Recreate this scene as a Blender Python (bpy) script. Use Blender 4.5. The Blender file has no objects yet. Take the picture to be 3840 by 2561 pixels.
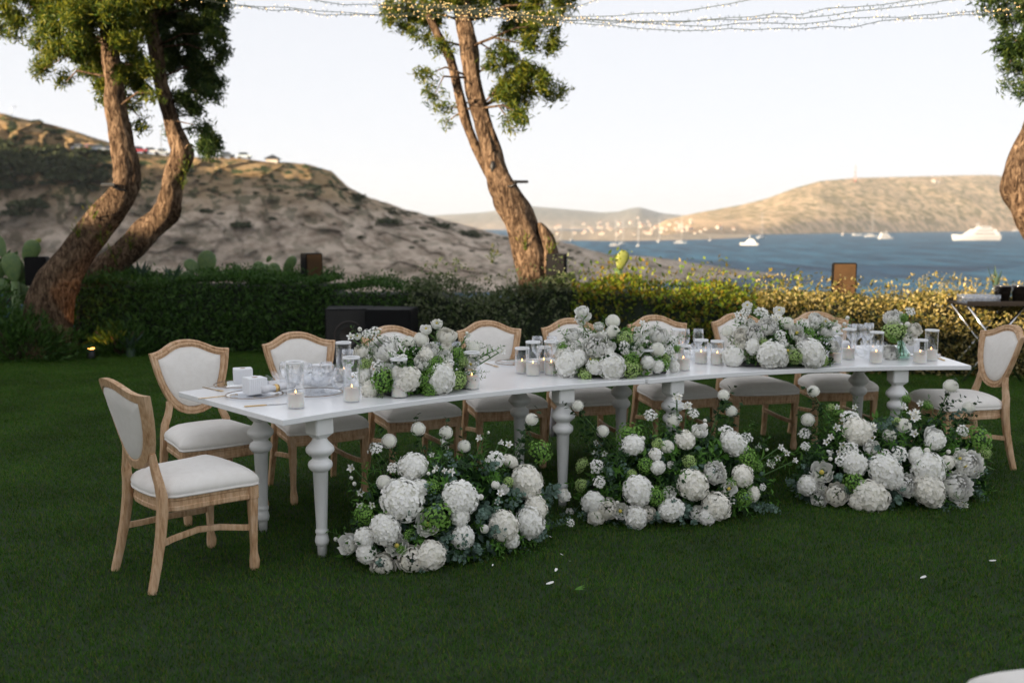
import bpy, bmesh, math, random
import numpy as np
from mathutils import Vector, Matrix, noise
random.seed(7); rng = np.random.default_rng(7)
C = bpy.context.scene.collection
SC = bpy.context.scene
PI = math.pi

# ------------------------------------------------------------------ camera, sky, sun, exposure
CAM_H = 1.65; FPX = 3733.0; TILT = math.atan((1280.5 - 841.0) / FPX)
cam = bpy.data.objects.new('camera', bpy.data.cameras.new('camera')); C.objects.link(cam)
cam.location = (0, 0, CAM_H); cam.rotation_euler = (PI / 2 - TILT, 0, 0)
cam.data.lens = 35; cam.data.sensor_width = 36; cam.data.clip_start = 0.1; cam.data.clip_end = 30000
cam.data.dof.use_dof = True; cam.data.dof.focus_distance = 5.2; cam.data.dof.aperture_fstop = 2.0
SC.camera = cam
SUN_EL = 9.0
SUN_H = Vector((0.80, 0.60))            # the way the sunlight travels, seen from above
world = bpy.data.worlds.new('World'); SC.world = world; world.use_nodes = True
nt = world.node_tree; bg = nt.nodes['Background']
sky = nt.nodes.new('ShaderNodeTexSky'); sky.sky_type = 'NISHITA'; sky.sun_disc = False
sky.sun_elevation = math.radians(SUN_EL); sky.sun_rotation = math.atan2(-SUN_H.x, -SUN_H.y)
sky.air_density = 1.0; sky.dust_density = 9.0; sky.altitude = 4000; sky.ozone_density = 1.6
hsv = nt.nodes.new('ShaderNodeHueSaturation'); hsv.inputs['Saturation'].default_value = 1.0
tint = nt.nodes.new('ShaderNodeMix'); tint.data_type = 'RGBA'; tint.blend_type = 'MULTIPLY'; tint.inputs['Factor'].default_value = 1.0; tint.inputs['B'].default_value = (1.02, 0.982, 0.985, 1)
nt.links.new(sky.outputs[0], hsv.inputs['Color']); gam = nt.nodes.new('ShaderNodeGamma'); gam.inputs[1].default_value = 0.12; nt.links.new(hsv.outputs[0], gam.inputs[0]); nt.links.new(gam.outputs[0], tint.inputs['A']); nt.links.new(tint.outputs['Result'], bg.inputs[0])
bg.inputs[1].default_value = 0.15
sun = bpy.data.objects.new('sun', bpy.data.lights.new('sun', 'SUN')); C.objects.link(sun)
sun.data.energy = 3.0; sun.data.angle = math.radians(0.6); sun.data.color = (1.0, 0.78, 0.54)
_sd = Vector((SUN_H.x * math.cos(math.radians(SUN_EL)), SUN_H.y * math.cos(math.radians(SUN_EL)), -math.sin(math.radians(SUN_EL))))
sun.rotation_euler = _sd.to_track_quat('-Z', 'Y').to_euler()
SC.view_settings.view_transform = 'Standard'; SC.view_settings.look = 'None'
SC.view_settings.exposure = 2.5; SC.view_settings.gamma = 1.0
SC.view_settings.use_curve_mapping = False
SC.render.engine = 'CYCLES'
SC.cycles.max_bounces = 8; SC.cycles.transparent_max_bounces = 24; SC.cycles.diffuse_bounces = 3
SC.cycles.glossy_bounces = 3; SC.cycles.transmission_bounces = 4; SC.cycles.caustics_reflective = False; SC.cycles.caustics_refractive = False
SC.cycles.use_denoising = True

# ------------------------------------------------------------------ measuring helpers (photo pixels, 3840 wide, to places in metres)
def ray(px, py):
    x = px - 1920; y = py - 1280.5; c, s = math.cos(TILT), math.sin(TILT)
    return Vector((x, FPX * c - y * s, -FPX * s - y * c))
def G(px, py, z=0.0):
    r = ray(px, py); return Vector((0, 0, CAM_H)) + r * ((z - CAM_H) / r.z)
def A(px, py, Y):
    r = ray(px, py); return Vector((0, 0, CAM_H)) + r * (Y / r.y)
K = 3840 / 2351.0
def AD(px, py, Y): return A(px * K, py * K, Y)

# ------------------------------------------------------------------ object helpers
def tag(o, label=None, cat=None, group=None, kind=None):
    if label: o['label'] = label
    if cat: o['category'] = cat
    if group: o['group'] = group
    if kind: o['kind'] = kind
    return o
def empty(name, loc=(0, 0, 0), rz=0.0):
    o = bpy.data.objects.new(name, None); C.objects.link(o); o.location = loc; o.rotation_euler = (0, 0, rz)
    o.empty_display_size = 0.1
    return o
def link(name, me, parent=None, loc=None):
    o = bpy.data.objects.new(name, me); C.objects.link(o)
    if parent: o.parent = parent
    if loc is not None: o.location = loc
    return o
def copy_tree(o, parent=None):
    c = o.copy(); C.objects.link(c); c.parent = parent
    for ch in list(o.children): copy_tree(ch, c)
    return c
class MB:
    def __init__(s): s.v = []; s.f = []; s.m = []; s.sm = []
    def add(s, vs, fs, mi=0, smooth=True):
        n = len(s.v); s.v += [tuple(v) for v in vs]
        for f in fs: s.f.append(tuple(i + n for i in f)); s.m.append(mi); s.sm.append(smooth)
    def box(s, c, d, mi=0, M=None, bev=0.0):
        hx, hy, hz = d[0] / 2, d[1] / 2, d[2] / 2
        if bev > 0:
            b = bev; vs = []; 
            bm = bmesh.new(); bmesh.ops.create_cube(bm, size=1)
            bmesh.ops.scale(bm, vec=(d[0], d[1], d[2]), verts=bm.verts)
            bmesh.ops.bevel(bm, geom=bm.edges[:], offset=b, segments=2, affect='EDGES')
            bm.verts.index_update(); vs = [v.co.copy() for v in bm.verts]; fs = [[v.index for v in f.verts] for f in bm.faces]; bm.free()
        else:
            vs = [Vector((x * hx, y * hy, z * hz)) for x in (-1, 1) for y in (-1, 1) for z in (-1, 1)]
            fs = [(0, 1, 3, 2), (4, 6, 7, 5), (0, 4, 5, 1), (2, 3, 7, 6), (0, 2, 6, 4), (1, 5, 7, 3)]
        if M is not None: vs = [M @ v for v in vs]
        s.add([v + Vector(c) for v in vs], fs, mi, False)
    def tube(s, path, rad, n=8, mi=0, cap=True, ref=None, shape=None):
        path = [Vector(p) for p in path]; rings = []
        prev = None
        for i, p in enumerate(path):
            t = (path[min(i + 1, len(path) - 1)] - path[max(i - 1, 0)]).normalized()
            a = Vector(ref) if ref is not None else (prev if prev is not None else (Vector((0, 0, 1)) if abs(t.z) < .9 else Vector((1, 0, 0))))
            u = (a - t * a.dot(t)).normalized(); w = t.cross(u); prev = u
            r = rad[i] if hasattr(rad, '__len__') else rad
            ru, rw = r if hasattr(r, '__len__') else (r, r)
            ring = []
            for k in range(n):
                th = 2 * PI * k / n
                cu, cw = math.cos(th), math.sin(th)
                if shape == 'sq':
                    e = 0.35; cu = math.copysign(abs(cu) ** e, cu) if abs(cu) > 1e-6 else 0; cw = math.copysign(abs(cw) ** e, cw) if abs(cw) > 1e-6 else 0
                ring.append(p + u * (ru * cu) + w * (rw * cw))
            rings.append(ring)
        vs = [v for r in rings for v in r]; fs = []
        for i in range(len(rings) - 1):
            for k in range(n):
                a, b = i * n + k, i * n + (k + 1) % n
                fs.append((a, b, b + n, a + n))
        if cap: fs.append(tuple(range(n - 1, -1, -1))); fs.append(tuple(range((len(rings) - 1) * n, len(rings) * n)))
        s.add(vs, fs, mi)
    def lathe(s, prof, n=20, c=(0, 0, 0), mi=0, M=None):
        vs = []; fs = []
        for (r, z) in prof:
            for k in range(n):
                th = 2 * PI * k / n; v = Vector((r * math.cos(th), r * math.sin(th), z))
                vs.append((M @ v if M is not None else v) + Vector(c))
        for i in range(len(prof) - 1):
            for k in range(n):
                a, b = i * n + k, i * n + (k + 1) % n; fs.append((a, b, b + n, a + n))
        s.add(vs, fs, mi)
    def disc(s, c, r, n=16, mi=0, z=0):
        s.add([Vector(c) + Vector((r * math.cos(2 * PI * k / n), r * math.sin(2 * PI * k / n), z)) for k in range(n)], [tuple(range(n))], mi, False)
    def mesh(s, name, mats):
        me = bpy.data.meshes.new(name); me.from_pydata(s.v, [], s.f)
        for m in (mats if isinstance(mats, (list, tuple)) else [mats]): me.materials.append(m)
        me.polygons.foreach_set('material_index', s.m); me.polygons.foreach_set('use_smooth', s.sm); me.update()
        return me
    def build(s, name, mats, parent=None, loc=None): return link(name, s.mesh(name, mats), parent, loc)
def auto_smooth(o, ang=40):
    o.data.set_sharp_from_angle(angle=math.radians(ang)); return o
def np_mesh(name, V, F, mat):
    """quads from numpy arrays"""
    me = bpy.data.meshes.new(name); nv, nf = len(V), len(F)
    me.vertices.add(nv); me.vertices.foreach_set('co', V.astype(np.float32).ravel())
    me.loops.add(nf * 4); me.loops.foreach_set('vertex_index', F.astype(np.int32).ravel())
    me.polygons.add(nf); me.polygons.foreach_set('loop_start', np.arange(0, nf * 4, 4, dtype=np.int32))
    me.update(calc_edges=True); me.materials.append(mat); return me
def unit(a): return a / (np.linalg.norm(a, axis=-1, keepdims=True) + 1e-9)
def leaf_mesh(name, c, d, n, L, W, mat, fold=0.15):
    """one kite-shaped folded leaf per centre"""
    d = unit(d); n = unit(n - d * (n * d).sum(1, keepdims=True)); sd = np.cross(d, n)
    L = np.broadcast_to(np.asarray(L, float), (len(c),))[:, None]; W = np.broadcast_to(np.asarray(W, float), (len(c),))[:, None]
    v0 = c - d * L / 2; v2 = c + d * L / 2 - n * L * .08
    m = c - d * L * .05
    v1 = m + sd * W / 2 + n * W * fold; v3 = m - sd * W / 2 + n * W * fold
    V = np.stack([v0, v1, v2, v3], 1).reshape(-1, 3); F = np.arange(len(c) * 4).reshape(-1, 4)
    return np_mesh(name, V, F, mat)
def rnd_dirs(n): return unit(rng.normal(size=(n, 3)))

# ------------------------------------------------------------------ materials
def new_mat(name):
    m = bpy.data.materials.new(name); m.use_nodes = True
    return m, m.node_tree, m.node_tree.nodes['Principled BSDF']
def mat(name, col, rough=0.5, metal=0.0, noise_amt=0.0, noise_scale=8.0, col2=None, bump=0.0, bump_scale=40.0, stretch=(1, 1, 1), spec=0.5, emit=None, emit_s=0.0, coords='Object', coat=0.0, detail=5.0, ramp=(0.35, 0.65), sheen=0.0):
    m, t, b = new_mat(name)
    b.inputs['Base Color'].default_value = (*col, 1); b.inputs['Roughness'].default_value = rough; b.inputs['Metallic'].default_value = metal
    b.inputs['Specular IOR Level'].default_value = spec; b.inputs['Coat Weight'].default_value = coat
    if sheen: b.inputs['Sheen Weight'].default_value = sheen
    if emit: b.inputs['Emission Color'].default_value = (*emit, 1); b.inputs['Emission Strength'].default_value = emit_s
    if col2 is not None or bump:
        tc = t.nodes.new('ShaderNodeTexCoord'); mp = t.nodes.new('ShaderNodeMapping'); mp.inputs['Scale'].default_value = stretch
        t.links.new(tc.outputs[coords], mp.inputs[0])
    if col2 is not None:
        nz = t.nodes.new('ShaderNodeTexNoise'); nz.inputs['Scale'].default_value = noise_scale; nz.inputs['Detail'].default_value = detail; nz.inputs['Roughness'].default_value = .6
        t.links.new(mp.outputs[0], nz.inputs['Vector'])
        cr = t.nodes.new('ShaderNodeValToRGB'); cr.color_ramp.elements[0].position = ramp[0]; cr.color_ramp.elements[1].position = ramp[1]
        cr.color_ramp.elements[0].color = (*col, 1); cr.color_ramp.elements[1].color = (*col2, 1)
        t.links.new(nz.outputs['Fac'], cr.inputs[0]); t.links.new(cr.outputs[0], b.inputs['Base Color'])
    if bump:
        nb = t.nodes.new('ShaderNodeTexNoise'); nb.inputs['Scale'].default_value = bump_scale; nb.inputs['Detail'].default_value = 6
        t.links.new(mp.outputs[0], nb.inputs['Vector'])
        bp = t.nodes.new('ShaderNodeBump'); bp.inputs['Strength'].default_value = bump; bp.inputs['Distance'].default_value = 0.02
        t.links.new(nb.outputs['Fac'], bp.inputs['Height']); t.links.new(bp.outputs[0], b.inputs['Normal'])
    return m
def leafmat(name, cols, transl=0.35, rough=0.5, spec=0.22, tcol=None):
    """leaf colours that vary from leaf to leaf, some light passing through"""
    m, t, b = new_mat(name)
    g = t.nodes.new('ShaderNodeNewGeometry'); cr = t.nodes.new('ShaderNodeValToRGB')
    el = cr.color_ramp.elements
    while len(el) < len(cols): el.new(0.5)
    for i, c in enumerate(cols): el[i].position = i / max(1, len(cols) - 1); el[i].color = (*c, 1)
    t.links.new(g.outputs['Random Per Island'], cr.inputs[0]); t.links.new(cr.outputs[0], b.inputs['Base Color'])
    b.inputs['Roughness'].default_value = rough; b.inputs['Specular IOR Level'].default_value = spec
    if transl > 0:
        tr = t.nodes.new('ShaderNodeBsdfTranslucent'); mx = t.nodes.new('ShaderNodeMixShader'); mx.inputs[0].default_value = transl
        t.links.new(cr.outputs[0], tr.inputs[0])
        t.links.new(b.outputs[0], mx.inputs[1]); t.links.new(tr.outputs[0], mx.inputs[2])
        t.links.new(mx.outputs[0], t.nodes['Material Output'].inputs[0])
    return m
def glass_mat(name, tint=(1, 1, 1), f0=0.045):
    """thin clear glass: lets light through, mirrors at a glancing angle"""
    m, t, b = new_mat(name); t.nodes.remove(b)
    tr = t.nodes.new('ShaderNodeBsdfTransparent'); tr.inputs[0].default_value = (*tint, 1)
    gl = t.nodes.new('ShaderNodeBsdfGlossy'); gl.inputs['Roughness'].default_value = 0.03; gl.inputs[0].default_value = (.95, .97, 1, 1)
    fr = t.nodes.new('ShaderNodeLayerWeight'); fr.inputs[0].default_value = 0.33
    mp = t.nodes.new('ShaderNodeMapRange'); mp.inputs[3].default_value = f0; mp.inputs[4].default_value = 0.8
    mx = t.nodes.new('ShaderNodeMixShader')
    t.links.new(fr.outputs['Facing'], mp.inputs[0]); t.links.new(mp.outputs[0], mx.inputs[0])
    t.links.new(tr.outputs[0], mx.inputs[1]); t.links.new(gl.outputs[0], mx.inputs[2]); t.links.new(mx.outputs[0], t.nodes['Material Output'].inputs[0])
    return m
def wood_mat():
    m, t, b = new_mat('limed_oak')
    tc = t.nodes.new('ShaderNodeTexCoord'); mp = t.nodes.new('ShaderNodeMapping'); mp.inputs['Scale'].default_value = (14, 14, 2.2)
    nz = t.nodes.new('ShaderNodeTexNoise'); nz.inputs['Scale'].default_value = 5; nz.inputs['Detail'].default_value = 8; nz.inputs['Roughness'].default_value = .65
    cr = t.nodes.new('ShaderNodeValToRGB'); e = cr.color_ramp.elements
    e[0].position = .30; e[0].color = (.28, .145, .060, 1); e[1].position = .72; e[1].color = (.69, .495, .325, 1)
    x = e.new(.47); x.color = (.51, .315, .17, 1)
    nb = t.nodes.new('ShaderNodeTexNoise'); nb.inputs['Scale'].default_value = 9
    mx = t.nodes.new('ShaderNodeMix'); mx.data_type = 'RGBA'; mx.inputs['B'].default_value = (.70, .52, .36, 1)
    c2 = t.nodes.new('ShaderNodeMapRange'); c2.inputs[1].default_value = .5; c2.inputs[2].default_value = .8; c2.inputs[4].default_value = .6
    oi = t.nodes.new('ShaderNodeObjectInfo'); vm = t.nodes.new('ShaderNodeVectorMath'); vm.operation = 'MULTIPLY_ADD'; vm.inputs[1].default_value = (7, 5, 9)
    t.links.new(oi.outputs['Random'], vm.inputs[0]); t.links.new(tc.outputs['Object'], vm.inputs[2]); t.links.new(vm.outputs[0], mp.inputs[0]); t.links.new(mp.outputs[0], nz.inputs['Vector']); t.links.new(nz.outputs['Fac'], cr.inputs[0])
    t.links.new(vm.outputs[0], nb.inputs['Vector']); t.links.new(nb.outputs['Fac'], c2.inputs[0]); t.links.new(c2.outputs[0], mx.inputs['Factor'])
    t.links.new(cr.outputs[0], mx.inputs['A']); t.links.new(mx.outputs['Result'], b.inputs['Base Color'])
    bp = t.nodes.new('ShaderNodeBump'); bp.inputs['Strength'].default_value = .25; bp.inputs['Distance'].default_value = .004
    t.links.new(nz.outputs['Fac'], bp.inputs['Height']); t.links.new(bp.outputs[0], b.inputs['Normal']); b.inputs['Roughness'].default_value = .6
    return m
M_wood = wood_mat()
M_fabric = mat('cream_linen', (.78, .75, .70), .9, col2=(.82, .795, .75), noise_scale=30, bump=.15, bump_scale=900, sheen=.2, spec=.2)
M_white = mat('white_lacquer', (.85, .86, .87), .22, col2=(.88, .885, .89), noise_scale=3, bump=.02, bump_scale=6, spec=.5)
M_legw = mat('white_leg_paint', (.79, .80, .79), .4, col2=(.74, .745, .73), noise_scale=6, spec=.45)
M_wax = mat('candle_wax', (.86, .82, .72), .5); M_wax.node_tree.nodes['Principled BSDF'].inputs['Subsurface Weight'].default_value = .3
M_flame = mat('flame', (1, .6, .2), .5, emit=(1.0, .42, .11), emit_s=1.5)
M_wick = mat('wick', (.02, .02, .02), .9)
M_glass = glass_mat('clear_glass'); M_crystal = glass_mat('crystal', f0=0.06); M_gglass = glass_mat('green_glass', (.82, .95, .88))
M_rim = mat('white_rim', (.85, .86, .87), .35)
M_gold = mat('brass', (.78, .53, .22), .25, metal=1.0)
M_golddk = mat('bronze_rim', (.32, .22, .14), .3, metal=.9)
M_steel = mat('chrome', (.75, .76, .78), .12, metal=1.0)
M_paper = mat('white_card', (.84, .85, .87), .7)
M_linen = mat('napkin_linen', (.74, .74, .76), .9, bump=.2, bump_scale=60)
M_black = mat('black_cabinet', (.006, .006, .0065), .7, spec=.15, bump=.1, bump_scale=200)
M_grille = mat('speaker_grille', (.010, .009, .008), .6, bump=.3, bump_scale=500)
M_sunlitpanel = mat('sunlit_grille', (.075, .04, .016), .7, spec=.2, col2=(.055, .03, .012), bump=.3, bump_scale=400)  # black grille coloured brown, the warm sun on it put into the colour
M_dark = mat('black_plastic', (.015, .015, .015), .5)
M_soil = mat('dark_soil', (.045, .03, .018), .95, col2=(.09, .06, .035), noise_scale=6, bump=.6, bump_scale=20)
def bark_mat():
    m, t, b = new_mat('bark'); L = t.links; N = t.nodes; b.inputs['Roughness'].default_value = .95; b.inputs['Specular IOR Level'].default_value = .15
    tc = N.new('ShaderNodeTexCoord'); mp = N.new('ShaderNodeMapping'); mp.inputs['Scale'].default_value = (1, 1, .34); L.new(tc.outputs['Object'], mp.inputs[0])
    v = N.new('ShaderNodeTexNoise'); v.inputs['Scale'].default_value = 26; v.inputs['Detail'].default_value = 6; v.inputs['Roughness'].default_value = .62; v.inputs['Distortion'].default_value = .8; L.new(mp.outputs[0], v.inputs['Vector'])
    r = N.new('ShaderNodeValToRGB'); e = r.color_ramp.elements; e[0].position = .36; e[0].color = (.035, .022, .014, 1); e[1].position = .62; e[1].color = (.27, .20, .14, 1); x = e.new(.48); x.color = (.12, .083, .055, 1); L.new(v.outputs['Fac'], r.inputs[0])
    n2 = N.new('ShaderNodeTexNoise'); n2.inputs['Scale'].default_value = 2.6; n2.inputs['Detail'].default_value = 5; L.new(tc.outputs['Object'], n2.inputs['Vector'])
    mx = N.new('ShaderNodeMix'); mx.data_type = 'RGBA'; mx.blend_type = 'MULTIPLY'; mx.inputs['Factor'].default_value = .8; r2 = N.new('ShaderNodeValToRGB'); r2.color_ramp.elements[0].position = .35; r2.color_ramp.elements[1].position = .65; r2.color_ramp.elements[0].color = (.42, .36, .3, 1); r2.color_ramp.elements[1].color = (1.15, 1.05, .95, 1); L.new(n2.outputs['Fac'], r2.inputs[0])
    L.new(r.outputs[0], mx.inputs['A']); L.new(r2.outputs[0], mx.inputs['B']); L.new(mx.outputs['Result'], b.inputs['Base Color'])
    bp = N.new('ShaderNodeBump'); bp.inputs['Strength'].default_value = 1.0; bp.inputs['Distance'].default_value = .07; L.new(v.outputs['Fac'], bp.inputs['Height']); L.new(bp.outputs[0], b.inputs['Normal']); return m
M_bark = bark_mat()
M_petal = leafmat('white_petal', [(.91, .905, .85), (.93, .925, .90), (.90, .90, .82)], .18, .6, .2)
M_petalc = leafmat('cream_petal', [(.91, .88, .77), (.92, .90, .83), (.90, .88, .80)], .18, .6, .2)
M_lime = leafmat('lime_floret', [(.30, .48, .10), (.54, .68, .30), (.40, .58, .16)], .3, .6, .25)
M_limed = leafmat('green_floret', [(.09, .23, .03), (.26, .46, .10), (.16, .34, .05)], .3, .6, .25)
M_green = leafmat('fresh_leaf', [(.06, .17, .025), (.14, .31, .05), (.09, .23, .035)], .35, .45)
M_dkleaf = leafmat('dark_leaf', [(.010, .030, .011), (.024, .066, .018), (.042, .10, .026)], .15, .45)
M_euc = leafmat('eucalyptus_leaf', [(.085, .15, .115), (.16, .24, .20), (.12, .20, .15)], .15, .5)
M_varieg = leafmat('variegated_leaf', [(.10, .17, .06), (.36, .40, .22), (.16, .24, .08)], .25, .5)
M_stem = mat('green_stem', (.07, .15, .035), .6)
M_yellow = mat('stamen', (.55, .45, .08), .7)
M_core = mat('inner_green', (.03, .06, .02), .8)
M_wcore = mat('floret_core', (.86, .86, .76), .8)
M_pink = leafmat('pink_petal', [(.6, .25, .3), (.7, .35, .4)], .3)
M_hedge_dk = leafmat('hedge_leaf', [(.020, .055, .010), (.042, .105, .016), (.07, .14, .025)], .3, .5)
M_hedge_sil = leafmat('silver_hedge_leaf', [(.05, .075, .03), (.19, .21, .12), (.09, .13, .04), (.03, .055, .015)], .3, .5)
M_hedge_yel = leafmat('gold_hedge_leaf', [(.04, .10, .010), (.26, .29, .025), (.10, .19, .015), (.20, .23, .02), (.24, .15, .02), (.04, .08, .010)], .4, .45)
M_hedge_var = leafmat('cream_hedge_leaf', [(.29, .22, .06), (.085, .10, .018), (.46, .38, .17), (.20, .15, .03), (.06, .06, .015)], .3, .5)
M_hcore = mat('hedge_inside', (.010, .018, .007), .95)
M_twig = mat('twig', (.06, .04, .025), .9)
M_folyel = leafmat('tree_leaf', [(.025, .055, .010), (.07, .115, .016), (.15, .18, .02), (.22, .21, .02)], .5, .5)
M_fol = leafmat('tree_leaf_dark', [(.018, .04, .012), (.04, .08, .018), (.09, .12, .02)], .45, .5)
M_cactus = mat('cactus_skin', (.075, .14, .05), .55, col2=(.13, .20, .06), noise_scale=5)
M_cactusy = mat('cactus_young', (.20, .24, .05), .55, col2=(.27, .29, .07), noise_scale=6)
M_agave = leafmat('agave_leaf', [(.035, .065, .045), (.06, .10, .065)], .1, .5)
M_dry = leafmat('dry_grass', [(.30, .24, .10), (.40, .33, .16), (.2, .2, .06)], .4)
M_scrub = leafmat('scrub_leaf', [(.02, .035, .015), (.045, .06, .022), (.07, .08, .03)], .2, .7)
M_boat = mat('boat_white', (.50, .50, .50), .4, col2=(.56, .56, .55), noise_scale=.6)
M_boatdk = mat('boat_glass', (.03, .04, .05), .2)
M_house = mat('house_white', (.42, .38, .33), .8); M_roof = mat('roof_tile', (.40, .20, .12), .8)
M_cord = mat('light_cable', (.03, .045, .035), .6)
M_bulb = mat('warm_bulb', (.9, .7, .4), .4, emit=(1, .62, .22), emit_s=.5)

# ------------------------------------------------------------------ ground, sea, hills
SEA = -12.35
def sheet(name, xs, ys, zf, m, kind='structure'):
    V = np.array([(x, y, zf(x, y)) for y in ys for x in xs]); nx = len(xs)
    F = np.array([(j * nx + i, j * nx + i + 1, (j + 1) * nx + i + 1, (j + 1) * nx + i) for j in range(len(ys) - 1) for i in range(nx - 1)])
    me = np_mesh(name, V, F, m); me.polygons.foreach_set('use_smooth', [True] * len(me.polygons))
    return tag(link(name, me), kind=kind)
def hedge_y(x): return 12.75 - 0.02 * (x + 6) if x < -2 else 12.67 - 0.285 * (x + 2)
M_lawn = mat('turf_base', (.012, .026, .008), .95, col2=(.02, .04, .012), noise_scale=3)
def ground_z(x, y):
    if y > 30: return SEA - 2
    if y > 18: return -0.3 - (y - 18) * 1.3
    return -0.02
sheet('lawn', [-60, -12, 12, 60], [-60, -4, 9.9, 14.0], lambda x, y: 0.0, M_lawn)
sheet('garden_bed', list(np.linspace(-40, 40, 60)), list(np.linspace(13.0, 31, 24)), lambda x, y: -0.03 - max(0, y - 16.0) * (.3 if y < 19 else 1.0) - (max(0, y - 19) * .3), M_soil)

def sea_mat():
    m, t, b = new_mat('sea_water')
    b.inputs['Roughness'].default_value = .5; b.inputs['Specular IOR Level'].default_value = .07
    tc = t.nodes.new('ShaderNodeTexCoord'); mp = t.nodes.new('ShaderNodeMapping'); mp.inputs['Scale'].default_value = (.30, .06, 1)
    n1 = t.nodes.new('ShaderNodeTexNoise'); n1.inputs['Scale'].default_value = 1.0; n1.inputs['Detail'].default_value = 7; n1.inputs['Roughness'].default_value = .62
    bp = t.nodes.new('ShaderNodeBump'); bp.inputs['Strength'].default_value = 1.0; bp.inputs['Distance'].default_value = 2.2
    t.links.new(tc.outputs['Object'], mp.inputs[0]); t.links.new(mp.outputs[0], n1.inputs['Vector']); t.links.new(n1.outputs['Fac'], bp.inputs['Height']); t.links.new(bp.outputs[0], b.inputs['Normal'])
    mp2 = t.nodes.new('ShaderNodeMapping'); mp2.inputs['Scale'].default_value = (.11, .020, 1); t.links.new(tc.outputs['Object'], mp2.inputs[0])
    n2 = t.nodes.new('ShaderNodeTexNoise'); n2.inputs['Scale'].default_value = 1; n2.inputs['Detail'].default_value = 8; n2.inputs['Roughness'].default_value = .7; t.links.new(mp2.outputs[0], n2.inputs['Vector'])
    cr = t.nodes.new('ShaderNodeValToRGB'); cr.color_ramp.elements[0].color = (.002, .028, .065, 1); cr.color_ramp.elements[1].color = (.030, .125, .20, 1); cr.color_ramp.elements[0].position = .40; cr.color_ramp.elements[1].position = .60
    t.links.new(n2.outputs['Fac'], cr.inputs[0]); t.links.new(cr.outputs[0], b.inputs['Base Color'])
    return m
sheet('sea', [-9000, -500, 0, 500, 9000], [26, 200, 600, 2000, 14000], lambda x, y: SEA, sea_mat())

def interp(tab, x):
    xs = [p[0] for p in tab]; ys = [p[1] for p in tab]; return float(np.interp(x, xs, ys))
def rock_mat(name, rock, rock2, soil, soil2, shrub, z0, z1, sc=1.0, dots=.3, dot_scale=.35):
    """limestone low down, dry earth and scrub higher up"""
    m, t, b = new_mat(name); b.inputs['Roughness'].default_value = .95; b.inputs['Specular IOR Level'].default_value = .1
    L = t.links; N = t.nodes
    tc = N.new('ShaderNodeTexCoord'); sep = N.new('ShaderNodeSeparateXYZ'); L.new(tc.outputs['Object'], sep.inputs[0])
    def nz(scale, stretch=(1, 1, 1), det=8, rgh=.6):
        mp = N.new('ShaderNodeMapping'); mp.inputs['Scale'].default_value = stretch; L.new(tc.outputs['Object'], mp.inputs[0])
        n = N.new('ShaderNodeTexNoise'); n.inputs['Scale'].default_value = scale * sc; n.inputs['Detail'].default_value = det; n.inputs['Roughness'].default_value = rgh; L.new(mp.outputs[0], n.inputs['Vector']); return n
    def ramp(src, c0, c1, p0=.35, p1=.65):
        r = N.new('ShaderNodeValToRGB'); r.color_ramp.elements[0].position = p0; r.color_ramp.elements[1].position = p1; r.color_ramp.elements[0].color = (*c0, 1); r.color_ramp.elements[1].color = (*c1, 1); L.new(src, r.inputs[0]); return r
    def mix(f, a, bb):
        x = N.new('ShaderNodeMix'); x.data_type = 'RGBA'; L.new(f, x.inputs['Factor']); L.new(a, x.inputs['A']); L.new(bb, x.inputs['B']); return x.outputs['Result']
    rk = ramp(nz(.16, (1, 1, 2.6), 10, .68).outputs['Fac'], rock, rock2, .36, .58); so = ramp(nz(.14).outputs['Fac'], soil, soil2)
    add = N.new('ShaderNodeMath'); add.operation = 'MULTIPLY_ADD'; n3 = nz(.035, det=5); L.new(n3.outputs['Fac'], add.inputs[0]); add.inputs[1].default_value = (z1 - z0) * 1.6; L.new(sep.outputs['Z'], add.inputs[2])
    mr = N.new('ShaderNodeMapRange'); mr.inputs[1].default_value = z0 + (z1 - z0) * .6; mr.inputs[2].default_value = z1 + (z1 - z0) * .6; L.new(add.outputs[0], mr.inputs[0])
    col = mix(mr.outputs[0], rk.outputs[0], so.outputs[0])
    v = N.new('ShaderNodeTexNoise'); v.inputs['Scale'].default_value = dot_scale * sc; v.inputs['Detail'].default_value = 3; L.new(tc.outputs['Object'], v.inputs['Vector'])
    dm = N.new('ShaderNodeMapRange'); dm.inputs[1].default_value = .68 - dots * .5; dm.inputs[2].default_value = .71 - dots * .5; L.new(v.outputs['Fac'], dm.inputs[0])
    dm2 = N.new('ShaderNodeMath'); dm2.operation = 'MULTIPLY'; L.new(dm.outputs[0], dm2.inputs[0]); 
    mr2 = N.new('ShaderNodeMapRange'); mr2.inputs[3].default_value = .35; L.new(mr.outputs[0], mr2.inputs[0]); L.new(mr2.outputs[0], dm2.inputs[1])
    sh = N.new('ShaderNodeRGB'); sh.outputs[0].default_value = (*shrub, 1)
    col = mix(dm2.outputs[0], col, sh.outputs[0]); L.new(col, b.inputs['Base Color'])
    bp = N.new('ShaderNodeBump'); bp.inputs['Strength'].default_value = 1.0; bp.inputs['Distance'].default_value = 1.3 / sc; L.new(nz(.5, (1, 1, 1.8), 9, .65).outputs['Fac'], bp.inputs['Height']); L.new(bp.outputs[0], b.inputs['Normal'])
    return m
RIDGE = [(-900, 200), (-500, 235), (-250, 250), (0, 262), (40, 270), (100, 283), (180, 305), (265, 332), (310, 350), (385, 358), (480, 362), (580, 370), (700, 382), (760, 396), (800, 430), (850, 455), (900, 474), (960, 490), (1050, 512), (1150, 540), (1290, 556), (1340, 570), (1400, 585), (1500, 590), (1600, 606), (1650, 614), (1720, 627), (1800, 633), (1818, 637)]
RD = [(-900, 215), (0, 228), (600, 240), (1150, 262), (1500, 272), (1818, 275)]
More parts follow.
